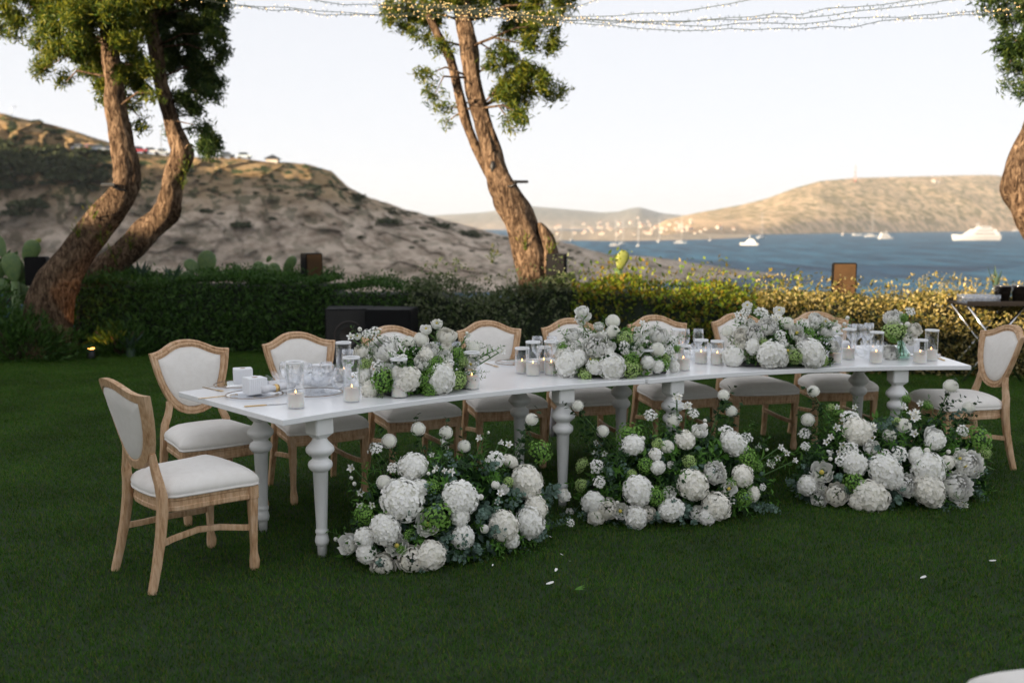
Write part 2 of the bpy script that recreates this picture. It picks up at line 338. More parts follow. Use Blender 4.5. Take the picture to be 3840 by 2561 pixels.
def headland_pt(u, t):
    yR = interp(RIDGE, u); dR = interp(RD, u); dB = min(205 + max(0, (u - 1300)) * .128, dR - 3)
    rz = AD(u, yR, dR)
    e = ray(u * K, yR * K); dirx = e.x / e.y
    zt = rz.z
    if t <= 1:
        d = dB + (dR - dB) * t; z = SEA - .6 + (zt - SEA + .6) * (1 - (1 - t) ** 1.7)
    else:
        d = dR + (t - 1) * 90; z = zt + (SEA - 3 - zt) * min(1, ((t - 1) / .8)) ** 1.5
        if u < 330: z = zt + max(0, t - 1) * 2
    nn = noise.fractal(Vector((dirx * d * .05, d * .05, z * .08)), 1.0, 2.1, 5)
    n2 = noise.fractal(Vector((dirx * d * .2, d * .2, z * .25)), 1.0, 2.1, 4)
    w = max(0, min(1, (zt - SEA) / 12)) * (1 if t < .97 else (.0 if t <= 1.001 else .3)) * min(1, t * 5)
    n4 = noise.noise(Vector((dirx * d * .06, z * .55 + nn * 1.5, 7.7))); n5 = abs(noise.noise(Vector((dirx * d * .16 + nn, z * .12, d * .05)))); d2 = d + (nn * 3.4 + n2 * 1.6 + n4 * .9 - (n5 < .07) * 1.2) * w
    return Vector((dirx * d2, d2, z + (nn * .9 + n2 * .35) * w))
us = np.concatenate([np.linspace(-900, -60, 30), np.linspace(-40, 1818, 340)]); ts = np.concatenate([np.linspace(0, 1, 96), np.linspace(1.08, 1.9, 10)])
V = np.array([headland_pt(u, t) for t in ts for u in us]); nu = len(us)
F = np.array([(j * nu + i, j * nu + i + 1, (j + 1) * nu + i + 1, (j + 1) * nu + i) for j in range(len(ts) - 1) for i in range(nu - 1)])
me = np_mesh('headland_hill', V, F, rock_mat('headland_rock', (.25, .19, .14), (.57, .47, .375), (.19, .125, .06), (.34, .24, .125), (.04, .055, .022), 4, 14, 1.0, .30))
me.polygons.foreach_set('use_smooth', [True] * len(me.polygons)); tag(link('headland_hill', me), kind='structure')

# unseen hill added left of the headland, shaped to cast its shadow on the cliff
def shade_hill():
    su = SUN_H; pu = Vector((-su.y, su.x)); V = []; uu = np.linspace(120, 330, 60); ss = np.linspace(-70, 70, 24)
    for sv in ss:
        for u in uu:
            H = interp([(120, -14), (150, 40), (165, 54), (185, 47), (240, 34), (300, 36), (330, 10)], u); f = max(0, 1 - (abs(sv) / 70) ** 2); q = su * (-75 + sv) + pu * u
            V.append((q.x, q.y, SEA - 2 + (H - SEA + 2) * f + 2.5 * noise.noise(Vector((q.x * .04, q.y * .04, 1))) * f))
    nu = len(uu); F = np.array([(j * nu + i, j * nu + i + 1, (j + 1) * nu + i + 1, (j + 1) * nu + i) for j in range(len(ss) - 1) for i in range(nu - 1)])
    me = np_mesh('shade_hill', np.array(V), F, bpy.data.materials['headland_rock']); me.polygons.foreach_set('use_smooth', [True] * len(me.polygons)); tag(link('shade_hill', me), kind='structure')
shade_hill()
# far shore: the big hill on the right, the hazy hills behind, both as solid ridges
def far_hill(name, ridge, dridge, shore, dsh, m, step=6, nt_=22, back=900, rough=1.0):
    us = np.arange(ridge[0][0], ridge[-1][0] + 1, step); V = []; ts = np.concatenate([np.linspace(0, 1, nt_), np.linspace(1.1, 2, 5)])
    for t in ts:
        for u in us:
            dR = interp(dridge, u); r = AD(u, interp(ridge, u), dR); dS = interp(dsh, u); e = ray(u * K, 800); k = e.x / e.y
            zt = r.z
            if t <= 1: d = dS + (dR - dS) * t; z = SEA - 1 + (zt - SEA + 1) * (.10 * min(1, t * 14) + .90 * t ** .85)
            else: d = dR + (t - 1) * back; z = zt + (SEA - 5 - zt) * (t - 1)
            w = (zt - SEA) * .05 * rough * (math.sin(PI * min(1, t)) if t < 1 else 0)
            nn = noise.fractal(Vector((k * d * .006, d * .006, 3.1)), 1.0, 2.0, 5)
            V.append((k * d, d, z + nn * w))
    nu = len(us); F = np.array([(j * nu + i, j * nu + i + 1, (j + 1) * nu + i + 1, (j + 1) * nu + i) for j in range(len(ts) - 1) for i in range(nu - 1)])
    me = np_mesh(name, np.array(V), F, m); me.polygons.foreach_set('use_smooth', [True] * len(me.polygons)); return tag(link(name, me), kind='structure')
M_far = rock_mat('far_hill_ground', (.62, .42, .25), (.74, .53, .33), (.46, .33, .19), (.60, .45, .28), (.20, .17, .075), -6, 25, .16, .36, .42)
M_far2 = rock_mat('distant_hill_ground', (.42, .34, .26), (.5, .42, .32), (.24, .23, .19), (.36, .32, .25), (.14, .15, .11), 0, 60, .06, .4, .7)
far_hill('far_hill', [(1500, 522), (1530, 505), (1600, 489), (1700, 471), (1760, 456), (1820, 433), (1880, 416), (1960, 409), (2080, 406), (2200, 403), (2270, 402), (2351, 410), (2500, 430), (2800, 470)], [(1500, 1800), (1800, 1900), (2300, 2600), (2800, 3000)], None, [(1500, 880), (1700, 1300), (2350, 2050), (2800, 2500)], M_far)
far_hill('distant_hill', [(950, 498), (1030, 493), (1110, 488), (1215, 473), (1270, 478), (1330, 483), (1380, 488), (1420, 486), (1450, 478), (1468, 476), (1490, 482), (1520, 490), (1600, 497), (1700, 505)], [(950, 4600), (1700, 4600)], None, [(950, 2600), (1700, 2600)], M_far2, back=1500)
far_hill('far_shore', [(1180, 530), (1260, 528), (1350, 531), (1450, 522), (1560, 520), (1640, 528), (1720, 534)], [(1180, 1500), (1720, 1500)], None, [(1180, 790), (1400, 800), (1550, 860), (1720, 960)], M_far2, rough=1.5)

# ------------------------------------------------------------------ artificial turf: one tile of blades laid over the lawn
def turf():
    n = 5200; T = .6
    c = rng.uniform(-T / 2, T / 2, (n, 2)); h = rng.uniform(.009, .019, n); w = rng.uniform(.0022, .0036, n)
    an = rng.uniform(0, 2 * PI, n); ln = rng.uniform(.2, 1.15, n) * h; yaw = an + PI / 2 + rng.normal(0, .3, n)
    dx, dy = np.cos(an), np.sin(an); sx, sy = np.cos(yaw) * w / 2, np.sin(yaw) * w / 2
    def row(f, wf): 
        x = c[:, 0] + dx * ln * f ** 1.8; y = c[:, 1] + dy * ln * f ** 1.8; z = h * f
        return np.stack([x - sx * wf, y - sy * wf, z], 1), np.stack([x + sx * wf, y + sy * wf, z], 1)
    a0, b0 = row(0, 1); a1, b1 = row(.55, .9); a2, b2 = row(1, .25)
    V = np.stack([a0, b0, a1, b1, a2, b2], 1).reshape(-1, 3); o = np.arange(n)[:, None] * 6
    F = np.concatenate([o + [0, 1, 3, 2], o + [2, 3, 5, 4]], 0)
    m = leafmat('turf_blade', [(.024, .072, .008), (.040, .115, .012), (.062, .145, .020), (.125, .135, .030)], .25, .8, .06)
    t = m.node_tree; gp = t.nodes.new('ShaderNodeNewGeometry'); n1 = t.nodes.new('ShaderNodeTexNoise'); n1.inputs['Scale'].default_value = 1.3; n1.inputs['Detail'].default_value = 6; n1.inputs['Roughness'].default_value = .7
    r1 = t.nodes.new('ShaderNodeMapRange'); r1.inputs[1].default_value = .3; r1.inputs[2].default_value = .7; r1.inputs[3].default_value = .62; r1.inputs[4].default_value = 1.35; ml = t.nodes.new('ShaderNodeVectorMath'); ml.operation = 'SCALE'
    crn = [q for q in t.nodes if q.type == 'VALTORGB'][0]; bs = t.nodes['Principled BSDF']; tn = [q for q in t.nodes if q.type == 'BSDF_TRANSLUCENT'][0]
    t.links.new(gp.outputs['Position'], n1.inputs['Vector']); t.links.new(n1.outputs['Fac'], r1.inputs[0]); t.links.new(crn.outputs[0], ml.inputs[0]); t.links.new(r1.outputs[0], ml.inputs['Scale']); t.links.new(ml.outputs[0], bs.inputs['Base Color']); t.links.new(ml.outputs[0], tn.inputs[0])
    me = np_mesh('turf_grass', V, F, m); o = tag(link('turf_grass', me), kind='stuff')
    g = bpy.data.node_groups.new('turf_tiles', 'GeometryNodeTree')
    g.interface.new_socket('Geometry', in_out='INPUT', socket_type='NodeSocketGeometry'); g.interface.new_socket('Geometry', in_out='OUTPUT', socket_type='NodeSocketGeometry')
    gi = g.nodes.new('NodeGroupInput'); go = g.nodes.new('NodeGroupOutput')
    grid = g.nodes.new('GeometryNodeMeshGrid'); nx, ny = 26, 20
    grid.inputs['Size X'].default_value = (nx - 1) * T; grid.inputs['Size Y'].default_value = (ny - 1) * T; grid.inputs['Vertices X'].default_value = nx; grid.inputs['Vertices Y'].default_value = ny
    tr = g.nodes.new('GeometryNodeTransform'); tr.inputs['Translation'].default_value = (0, 2.0 + (ny - 1) * T / 2, 0.002)
    iop = g.nodes.new('GeometryNodeInstanceOnPoints'); ri = g.nodes.new('FunctionNodeRandomValue'); ri.data_type = 'INT'
    ri.inputs['Min'].default_value = 0; ri.inputs['Max'].default_value = 3
    for s_ in ri.inputs:
        if s_.type == 'INT' and s_.name == 'Max': s_.default_value = 3
        if s_.type == 'INT' and s_.name == 'Min': s_.default_value = 0
    mu = g.nodes.new('ShaderNodeMath'); mu.operation = 'MULTIPLY'; mu.inputs[1].default_value = PI / 2
    cx = g.nodes.new('ShaderNodeCombineXYZ')
    outi = [s_ for s_ in ri.outputs if s_.type == 'INT'][0]
    L = g.links.new
    L(outi, mu.inputs[0]); L(mu.outputs[0], cx.inputs['Z']); L(cx.outputs[0], iop.inputs['Rotation'])
    L(grid.outputs['Mesh'], tr.inputs['Geometry']); L(tr.outputs[0], iop.inputs['Points']); L(gi.outputs[0], iop.inputs['Instance']); L(iop.outputs[0], go.inputs[0])
    md = o.modifiers.new('tiles', 'NODES'); md.node_group = g
turf()

# ------------------------------------------------------------------ unseen building added behind and left of the camera to shade the lawn
def added_building():
    s = SUN_H; p = Vector((-s.y, s.x)); c = s * -23 + p * -2.0
    root = empty('shade_building', (c.x, c.y, 0), math.atan2(p.y, p.x))
    tag(root, 'long low cream building out of view, added to shade the lawn', 'building')
    hw, hd, H = 26.0, 4.5, 4.95
    w = MB(); w.box((0, 0, H / 2), (2 * hw, 2 * hd, H)); w.build('wall', mat('cream_render', (.62, .55, .46), .9, col2=(.66, .6, .5), noise_scale=2), root)
    r = MB(); r.box((0, 0, H + .08), (2 * hw + .2, 2 * hd + .2, .16)); r.build('roof', M_roof, root)
    wm = MB(); wm.box((0, -hd - .02, 0), (1.4, .1, 1.5)); me = wm.mesh('window', M_boatdk)
    fm = MB()
    for dx in (-.75, .75): fm.box((dx, -hd - .06, 0), (.1, .1, 1.7))
    for dz in (-.8, .8): fm.box((0, -hd - .06, dz), (1.4, .1, .1))
    fme = fm.mesh('frame', M_paper)
    for i in range(14):
        for z in (2.2,):
            wo = link('window', me, root, (-hw + 3 + i * 3.5, 0, z)); link('frame', fme, wo)
added_building()

# ------------------------------------------------------------------ hedges and bushes
def hedge(name, label, path, depth, top, m, leaf=(.055, .026), dens=1500, cat='hedge', lump=.10, coreshrink=.16, seed=1, up=.3, wild=.05, spikes=0):
    """a clipped hedge along path: dark twiggy core and leaves all round it; top(x) gives its height"""
    P = [Vector((*q, 0)) for q in path]; L = [0]
    for a, b in zip(P, P[1:]): L.append(L[-1] + (b - a).length)
    tot = L[-1]
    def at(sv):
        for i in range(len(P) - 1):
            if sv <= L[i + 1] or i == len(P) - 2:
                f = (sv - L[i]) / (L[i + 1] - L[i]); d = (P[i + 1] - P[i]).normalized(); return P[i].lerp(P[i + 1], f), d
    root = empty(name, P[len(P) // 2]); tag(root, label, cat); o = root.location.copy()
    H0 = top(P[len(P) // 2].x); area = tot * (H0 * 1.15 + depth); N = int(area * dens)
    cs, ns = [], []
    sv = rng.uniform(0, tot, N); uu = rng.uniform(0, H0 * 1.15 + depth, N); jit = np.clip(rng.normal(0, 1, (N, 4)), -1.3, 1.3)
    for i in range(N):
        q, d = at(sv[i]); nrm = Vector((d.y, -d.x, 0)); h = top(q.x) + noise.noise(Vector((q.x * 1.3, q.y * 1.3, seed))) * lump
        lf = noise.noise(Vector((q.x * 2.0, uu[i] * 2.0, seed + 5.5))) * lump
        fw = h * 1.15
        if uu[i] < fw:
            z = min(h, uu[i] / 1.15); rd = .12 * (1 - math.sqrt(max(0, 1 - max(0, (z - h + .25) / .25) ** 2))); 
            p = q + nrm * (lf - rd - abs(jit[i, 0]) * wild * 1.2 + (wild if jit[i, 1] > 1 else 0)); n = nrm * .9 + Vector((0, 0, up)); p.z = z
        else:
            t = (uu[i] - fw); p = q - nrm * t; p.z = h + lf * .6 - abs(jit[i, 0]) * wild + (abs(jit[i, 1]) * wild * 1.6 if jit[i, 2] > .95 else 0); n = Vector((0, 0, 1)) + nrm * .2
        cs.append(p - o); ns.append(n)
    cs = np.array(cs); ns = np.array(ns); rd = rnd_dirs(N)
    d = unit(ns * .5 + rd * .9 + np.array([0, 0, .35])); n2 = unit(ns + rnd_dirs(N) * .9)
    sz = rng.uniform(.6, 1.3, N)
    fo = link('foliage', leaf_mesh('foliage', cs, d, n2, leaf[0] * sz, leaf[1] * sz, m), root); fo['kind'] = 'stuff'
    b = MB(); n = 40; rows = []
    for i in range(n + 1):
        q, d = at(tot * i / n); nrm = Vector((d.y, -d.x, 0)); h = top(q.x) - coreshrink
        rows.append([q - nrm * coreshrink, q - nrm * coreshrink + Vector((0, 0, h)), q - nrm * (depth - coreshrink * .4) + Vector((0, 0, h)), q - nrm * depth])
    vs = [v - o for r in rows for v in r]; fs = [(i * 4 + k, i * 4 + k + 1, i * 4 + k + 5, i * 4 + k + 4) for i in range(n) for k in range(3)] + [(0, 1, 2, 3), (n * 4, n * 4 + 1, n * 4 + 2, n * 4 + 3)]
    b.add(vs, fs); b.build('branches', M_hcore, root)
    return root
def hx(px, Yf): return AD(px, 700, Yf).x
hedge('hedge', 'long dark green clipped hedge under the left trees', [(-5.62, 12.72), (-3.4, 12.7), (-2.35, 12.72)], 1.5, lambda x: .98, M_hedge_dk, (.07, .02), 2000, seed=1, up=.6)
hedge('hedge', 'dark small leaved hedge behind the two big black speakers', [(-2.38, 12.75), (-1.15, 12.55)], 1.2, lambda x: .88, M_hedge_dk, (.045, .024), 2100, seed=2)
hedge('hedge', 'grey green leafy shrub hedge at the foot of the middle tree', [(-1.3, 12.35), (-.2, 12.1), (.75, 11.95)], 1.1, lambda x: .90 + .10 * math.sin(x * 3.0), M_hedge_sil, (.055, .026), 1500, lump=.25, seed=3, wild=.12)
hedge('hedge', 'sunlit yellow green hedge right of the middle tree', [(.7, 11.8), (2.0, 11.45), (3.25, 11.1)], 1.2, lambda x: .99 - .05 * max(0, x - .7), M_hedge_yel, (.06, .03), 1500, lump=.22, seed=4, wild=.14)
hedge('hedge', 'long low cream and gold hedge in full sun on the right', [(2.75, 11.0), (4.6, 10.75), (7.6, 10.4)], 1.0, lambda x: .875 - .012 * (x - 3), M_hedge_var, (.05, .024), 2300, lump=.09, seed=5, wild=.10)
def bush(name, label, c, r, m, n, leaf, cat='bush', group=None, drop=.0):
    root = empty(name, c); tag(root, label, cat, group)
    d = rnd_dirs(n); d[:, 2] = np.abs(d[:, 2]) - drop; rad = rng.uniform(.55, 1.02, n)[:, None]
    k = np.array([1 + .25 * noise.noise(Vector(v) * 2.2 + Vector(c)) for v in d])[:, None]
    cs = d * rad * k * np.array(r); dd = unit(d + rnd_dirs(n) * .8 + [0, 0, .3]); sz = rng.uniform(.6, 1.3, n)
    f = link('foliage', leaf_mesh('foliage', cs, dd, unit(d + rnd_dirs(n)), leaf[0] * sz, leaf[1] * sz, m), root); f['kind'] = 'stuff'
    b = MB()
    for i in range(6):
        a = 2 * PI * i / 6 + .3; b.tube([(0, 0, -.02), (math.cos(a) * r[0] * .3, math.sin(a) * r[1] * .3, r[2] * .4), (math.cos(a) * r[0] * .6, math.sin(a) * r[1] * .6, r[2] * .75)], [.02, .014, .006], 5)
    b.build('stems', M_twig, root); return root
bush('bush', 'tangled dark bush at the base of the leftmost leaning trunk', (-6.75, 12.35, 0), (.85, .5, 1.0), M_hedge_dk, 4200, (.07, .025))
bush('bush', 'low dark planting in front of the leftmost trunk', (-6.05, 12.02, 0), (.9, .32, .62), M_hedge_dk, 3800, (.09, .016))
bush('bush', 'spiky dark undergrowth between the left trunk and the hedge', (-4.95, 12.5, 0), (.5, .3, .42), M_hedge_dk, 1300, (.12, .016))

bush('bush', 'dense dark shrub behind the leftmost trunk at the photo edge', (-7.4, 13.9, 0), (1.5, .8, 1.25), M_hedge_dk, 5200, (.09, .035))
bush('bush', 'dark shrub filling the gap between the two left trunks', (-5.6, 13.7, 0), (1.1, .6, 1.05), M_hedge_dk, 4200, (.08, .03))
# ------------------------------------------------------------------ trees
def trunk_mesh(path, rad, seed, n=30, amp=.26, sub=7):
    P = [Vector(p) for p in path]; pts, rs = [], []
    m = len(P)
    def cr(a, b, c, d, t): return .5 * ((2 * b) + (c - a) * t + (2 * a - 5 * b + 4 * c - d) * t * t + (3 * b - a - 3 * c + d) * t ** 3)
    for i in range(m - 1):
        a, b, c, d = P[max(i - 1, 0)], P[i], P[i + 1], P[min(i + 2, m - 1)]
        for k in range(sub):
            t = k / sub; pts.append(cr(a, b, c, d, t)); rs.append(rad[i] * (1 - t) + rad[i + 1] * t)
    pts.append(P[-1]); rs.append(rad[-1])
    b = MB(); b.tube(pts, rs, n, ref=(0, 1, .02))
    for i, v in enumerate(b.v):
        ci = min(i // n, len(pts) - 1); q = Vector(v); r = q - pts[ci]
        if r.length > 1e-5:
            u = r.normalized(); th = math.atan2(u.z + u.y, u.x)
            cs_, sn_ = math.cos(th), math.sin(th); k = noise.noise(Vector((cs_ * 1.1, sn_ * 1.1 + ci * .13, seed))) * amp + noise.noise(Vector((cs_ * 3.2, sn_ * 3.2, ci * .12 + seed + 9))) * amp * .6 + noise.noise(Vector((cs_ * 7, sn_ * 7, ci * .4 + seed))) * amp * .25
            b.v[i] = tuple(pts[ci] + r * (1 + k))
    return b, pts
def crown(root, clumps, n, m, leaf, name='foliage', hang=.3, off=None):
    cs, dd = [], []
    tot = sum(c[3] ** 2 * c[4] for c in clumps)
    for (x, y, z, r, w) in clumps:
        k = int(n * r ** 2 * w / tot); sub = max(6, int(26 * r * r * 4)); sc = rnd_dirs(sub) * rng.uniform(.2, 1, (sub, 1)) ** .5 * r
        pick = rng.integers(0, sub, k); loc = sc[pick] + rng.normal(0, .075, (k, 3)) * (.6 + r * .5)
        cs.append(loc * [1, 1, .95] + [x, y, z]); dd.append(unit(rnd_dirs(k) + [0, 0, -hang] + unit(sc[pick]) * .7))
    cs = np.concatenate(cs) - np.array(root.location); dd = np.concatenate(dd); sz = rng.uniform(.6, 1.4, len(cs))
    f = link(name, leaf_mesh(name, cs, dd, rnd_dirs(len(cs)), leaf[0] * sz, leaf[1] * sz, m), root); f['kind'] = 'stuff'; return f
def limbs(root, segs, r0=.017):
    o = Vector(root.location)
    for a, c in segs:
        b = MB(); a, c = Vector(a) - o, Vector(c) - o; md = a.lerp(c, .5) + Vector((rng.normal(0, .08), rng.normal(0, .08), .1))
        b.tube([a, md, c], [r0, r0 * .7, r0 * .25], 6); b.build('branch', M_bark, root)
def sprigs(root, pts, m, h=.25, n=9):
    cs, dd = [], []
    for p in pts:
        for k in range(n):
            d = unit(np.array([[rng.normal(0, .5), rng.normal(0, .5), 1.0]]))[0]; l = h * rng.uniform(.4, 1)
            for j in range(4): cs.append(np.array(p) + d * l * j / 3); dd.append(d + rng.normal(0, .4, 3))
    cs = np.array(cs) - np.array(root.location)
    f = link('shoots', leaf_mesh('shoots', cs, np.array(dd), rnd_dirs(len(cs)), .07, .014, m), root); f['kind'] = 'stuff'
def px_path(pts, Y, dY=None):
    return [AD(x, y, Y + (dY[i] if dY else 0)) for i, (x, y) in enumerate(pts)]
def tree(label, base_px, Y, path_px, rad, seed, clumps_px, nleaf, m, leaf=(.085, .016), second=None, shoots=(), dY=None, tops=()):
    P = px_path(path_px, Y, dY); base = AD(*base_px, Y); base.z = 0 if Y < 13 else -.03
    P = [Vector((base.x, base.y, base.z - .15))] + P; rad = [rad[0] * 1.15] + list(rad)
    root = empty('tree', (P[0].x, P[0].y, base.z)); tag(root, label, 'tree')
    o = Vector(root.location)
    b, pts = trunk_mesh([p - o for p in P], rad, seed); b.build('trunk', M_bark, root)
    if second:
        P2 = px_path(second[0], Y + .3); b2, _ = trunk_mesh([p - o for p in P2], second[1], seed + 3, n=12); b2.build('trunk', M_bark, root)
    cl = []; segs = []
    for (x, y, r, w) in clumps_px:
        q = AD(x, y, Y + rng.uniform(-.7, .9)); s = r * Y / 2290; cl.append((q.x, q.y, q.z, s, w))
        near = min(P[len(P) // 2:], key=lambda t: (t - q).length); segs.append((near, q))
    for (x, z, r, w) in tops: cl.append((x, Y + rng.uniform(-1, 1), z, r, w)); segs.append((P[-1], Vector((x, Y, z))))
    crown(root, cl, nleaf, m, leaf); limbs(root, segs)
    if shoots: sprigs(root, [AD(x, y, Y - .2) for x, y in shoots], M_folyel)
    return root
tree('leaning tree at far left whose trunk bends upright, yellow green leaves', (95, 790), 12.4, [(120, 680), (170, 590), (225, 515), (285, 440), (292, 395), (281, 330), (266, 250), (262, 180), (250, 90), (240, 0), (225, -130), (210, -260)],
     [.26, .205, .18, .165, .155, .135, .125, .105, .09, .08, .07, .05], 11,
     [(60, 20, 62, .7), (20, 60, 45, .6), (115, 100, 50, .7), (100, 160, 34, .6), (150, 190, 26, .45), (165, 60, 70, 1), (235, 60, 75, 1.2), (255, 140, 65, 1.3), (285, 190, 50, 1.3), (240, 210, 34, 1), (310, 150, 45, 1), (205, 130, 50, 1), (310, 60, 60, 1), (150, 10, 60, 1), (290, 235, 26, .8), (330, 280, 24, .4), (345, 215, 20, .5), (40, -60, 80, .8), (200, -80, 110, 1.2), (330, -70, 90, 1)],
     135000, M_folyel, shoots=[(180, 540), (215, 500), (235, 560)], tops=[(-5.8, 6.2, 1.3, 1), (-4.6, 6.6, 1.2, .9)])
tree('second left tree, darker, with a kinked trunk forking near its knot', (215, 800), 13.3, [(225, 650), (275, 590), (330, 540), (380, 490), (393, 440), (402, 395), (418, 355), (400, 300), (382, 240), (368, 180), (355, 110), (345, 40), (338, -90), (345, -220)],
     [.20, .17, .165, .155, .14, .135, .15, .105, .095, .09, .085, .075, .06, .04], 23,
     [(430, 30, 62, 1), (480, 80, 42, .9), (415, 110, 58, 1), (470, 165, 48, .9), (505, 130, 26, .7), (440, 210, 42, .7), (410, 160, 45, .8), (430, 260, 36, .4), (480, 215, 28, .5), (487, 320, 30, 1.2), (470, 345, 18, .9), (400, 60, 50, 1), (500, 40, 30, .7), (460, 290, 20, .4), (380, 300, 20, .3), (420, -60, 80, 1), (500, -50, 50, .8), (365, 30, 50, .9)],
     100000, M_fol, shoots=[(265, 600), (300, 570), (420, 430), (425, 400)], tops=[(-3.6, 6.4, 1.2, 1)])
tr = tree('big middle tree leaning left behind the table, with a hollow scarred trunk', (1232, 800), 12.75, [(1228, 690), (1222, 620), (1196, 520), (1165, 450), (1140, 390), (1120, 320), (1100, 250), (1085, 180), (1075, 110), (1064, 50), (1055, -20), (1040, -150), (1030, -260)],
     [.22, .20, .20, .175, .138, .115, .108, .11, .106, .10, .10, .085, .06], 37,
     [(1195, 60, 48, .8), (1240, 110, 38, .7), (1150, 130, 36, .7), (1185, 160, 46, 1.1), (1230, 190, 38, .8), (1280, 215, 24, .6), (1165, 205, 36, 1.1), (1200, 235, 34, .8), (1205, 270, 28, .6), (1170, 280, 22, .4), (1255, 60, 30, .6), (985, 60, 40, .7), (930, 50, 40, .7), (1010, 110, 26, .5), (985, 170, 26, .4), (1000, 215, 26, .4), (1025, 255, 24, .4), (1020, 285, 14, .3), (910, 15, 50, .8), (1010, 10, 40, .8), (1140, 10, 55, .9), (1250, 10, 50, .8), (1300, 5, 30, .5), (1100, -80, 110, 1), (960, -80, 80, .9), (1230, -80, 90, .9)],
     95000, M_folyel, second=([(1130, 420), (1108, 370), (1085, 320), (1068, 270), (1050, 200), (1035, 140), (1005, 80), (975, 10), (950, -90)], [.05, .058, .062, .064, .062, .058, .052, .048, .04]), shoots=[(1262, 585), (1205, 570), (1130, 600)], tops=[(0, 6.2, 1.1, 1), (-1.0, 6.4, 1.0, .9)])
# the broken stump beside the middle trunk
o = Vector(tr.location); sb, _ = trunk_mesh([p - o for p in [AD(1262, 660, 12.7), AD(1262, 600, 12.7), AD(1258, 555, 12.7), AD(1244, 525, 12.7), AD(1236, 512, 12.7)]], [.13, .115, .10, .06, .015], 5, n=12, amp=.3); sb.build('stump', M_bark, tr)
hb = MB(); q = AD(1131, 383, 12.60) - o; hb.lathe([(.0, -.075), (.02, -.06), (.035, 0), (.02, .06), (0, .075)], 10, q); hb.build('hollow', M_dark, tr)
tree('tree at the right edge of the photo, knobbly trunk bulging to the left', (2480, 800), 11.6, [(2465, 700), (2430, 600), (2385, 520), (2352, 462), (2333, 425), (2347, 370), (2372, 300), (2385, 220), (2395, 100), (2400, 0), (2400, -120)],
     [.22, .21, .20, .18, .17, .15, .12, .12, .11, .10, .07], 51,
     [(2300, 10, 36, .7), (2335, 45, 30, .9), (2330, 95, 34, .9), (2340, 150, 28, .8), (2310, 160, 16, .5), (2318, 195, 18, .5), (2345, 205, 22, .6), (2260, 15, 26, .4), (2370, 100, 50, 1), (2400, 180, 50, 1), (2390, 20, 60, 1), (2340, -50, 70, 1), (2440, -20, 90, 1)],
     55000, M_fol, tops=[(6.9, 6, 1.2, 1)])

# ------------------------------------------------------------------ cacti and agaves behind the hedge
def pad_mesh(name, m):
    b = MB(); n = 14; rings = 9; vs = []; fs = []
    for i in range(rings):
        a = -PI / 2 + PI * i / (rings - 1); w = math.cos(a) * (.29 + .09 * math.sin(a)); z = .5 + .5 * math.sin(a)
        for k in range(n): vs.append((w * math.cos(2 * PI * k / n), w * .26 * math.sin(2 * PI * k / n), z))
    for i in range(rings - 1):
        for k in range(n): a, c = i * n + k, i * n + (k + 1) % n; fs.append((a, c, c + n, a + n))
    b.add(vs, fs)
    for k in range(26):
        t = rng.uniform(.15, .95); a = math.asin(2 * t - 1); w = math.cos(a) * .4; x = rng.uniform(-w, w) * .8; y = -w * .26 * math.sqrt(max(.05, 1 - (x / max(w, .01)) ** 2))
        b.box((x, y, t), (.012, .012, .012), 1)
    return b.mesh(name, [m, M_dry])
PAD = pad_mesh('pad', M_cactus); PADY = pad_mesh('pad', M_cactusy)
def cactus(label, Y, pads, young=()):
    """pads: (x, y of the lower end, x, y of the tip) in the photo, each its own depth"""
    b = G(pads[0][0] * K, pads[0][1] * K) if False else AD(pads[0][0], pads[0][1], Y)
    root = empty('prickly_pear_cactus', (b.x, b.y, 0)); tag(root, label, 'cactus')
    for i, (x0, y0, x1, y1, tw) in enumerate(pads):
        a, c = AD(x0, y0, Y + .05 * (i % 3)), AD(x1, y1, Y + .05 * (i % 3)); d = c - a
        o = link('pad', PADY if i in young else PAD, root); s = d.length
        q = Vector((0, 0, 1)).rotation_difference(d.normalized()); o.rotation_mode = 'QUATERNION'; o.rotation_quaternion = q @ Matrix.Rotation(tw, 3, 'Z').to_quaternion()
        o.location = a - root.location; o.scale = (s * 1.08, s * 1.08, s)
    st = MB(); st.tube([(0, 0, -.03), (0, 0, b.z * .55), (0, 0, b.z + .02)], [.07, .06, .05], 8); st.build('stem', M_cactus, root)
cactus('prickly pear cactus with tall pads left of the hedge speaker on the left', 13.9, [(470, 640, 478, 575, .2), (462, 628, 425, 598, .6), (455, 642, 415, 632, .3), (484, 640, 503, 612, 1.2), (532, 645, 548, 608, .7), (510, 645, 512, 620, .2)])
cactus('prickly pear cactus with broad pads next to the sunlit fronted speaker', 13.9, [(600, 650, 592, 600, .4), (612, 602, 622, 588, .2), (605, 640, 612, 606, .9), (632, 650, 628, 603, .3), (652, 632, 676, 588, .9), (640, 655, 655, 625, .2), (585, 640, 560, 622, .5), (668, 655, 672, 630, .4)])
cactus('large prickly pear cactus at the left edge of the photo', 12.9, [(35, 650, 22, 580, .1), (20, 660, -30, 640, .2), (45, 650, 52, 610, .4), (58, 605, 82, 552, .3), (80, 556, 95, 550, .1), (30, 700, 60, 655, .2), (10, 590, -20, 540, .4), (0, 640, 8, 600, 1.0)], (4,))
cactus('single yellow cactus pad rising above the sunlit hedge', 12.9, [(1420, 620, 1436, 575, .3)], (0,))
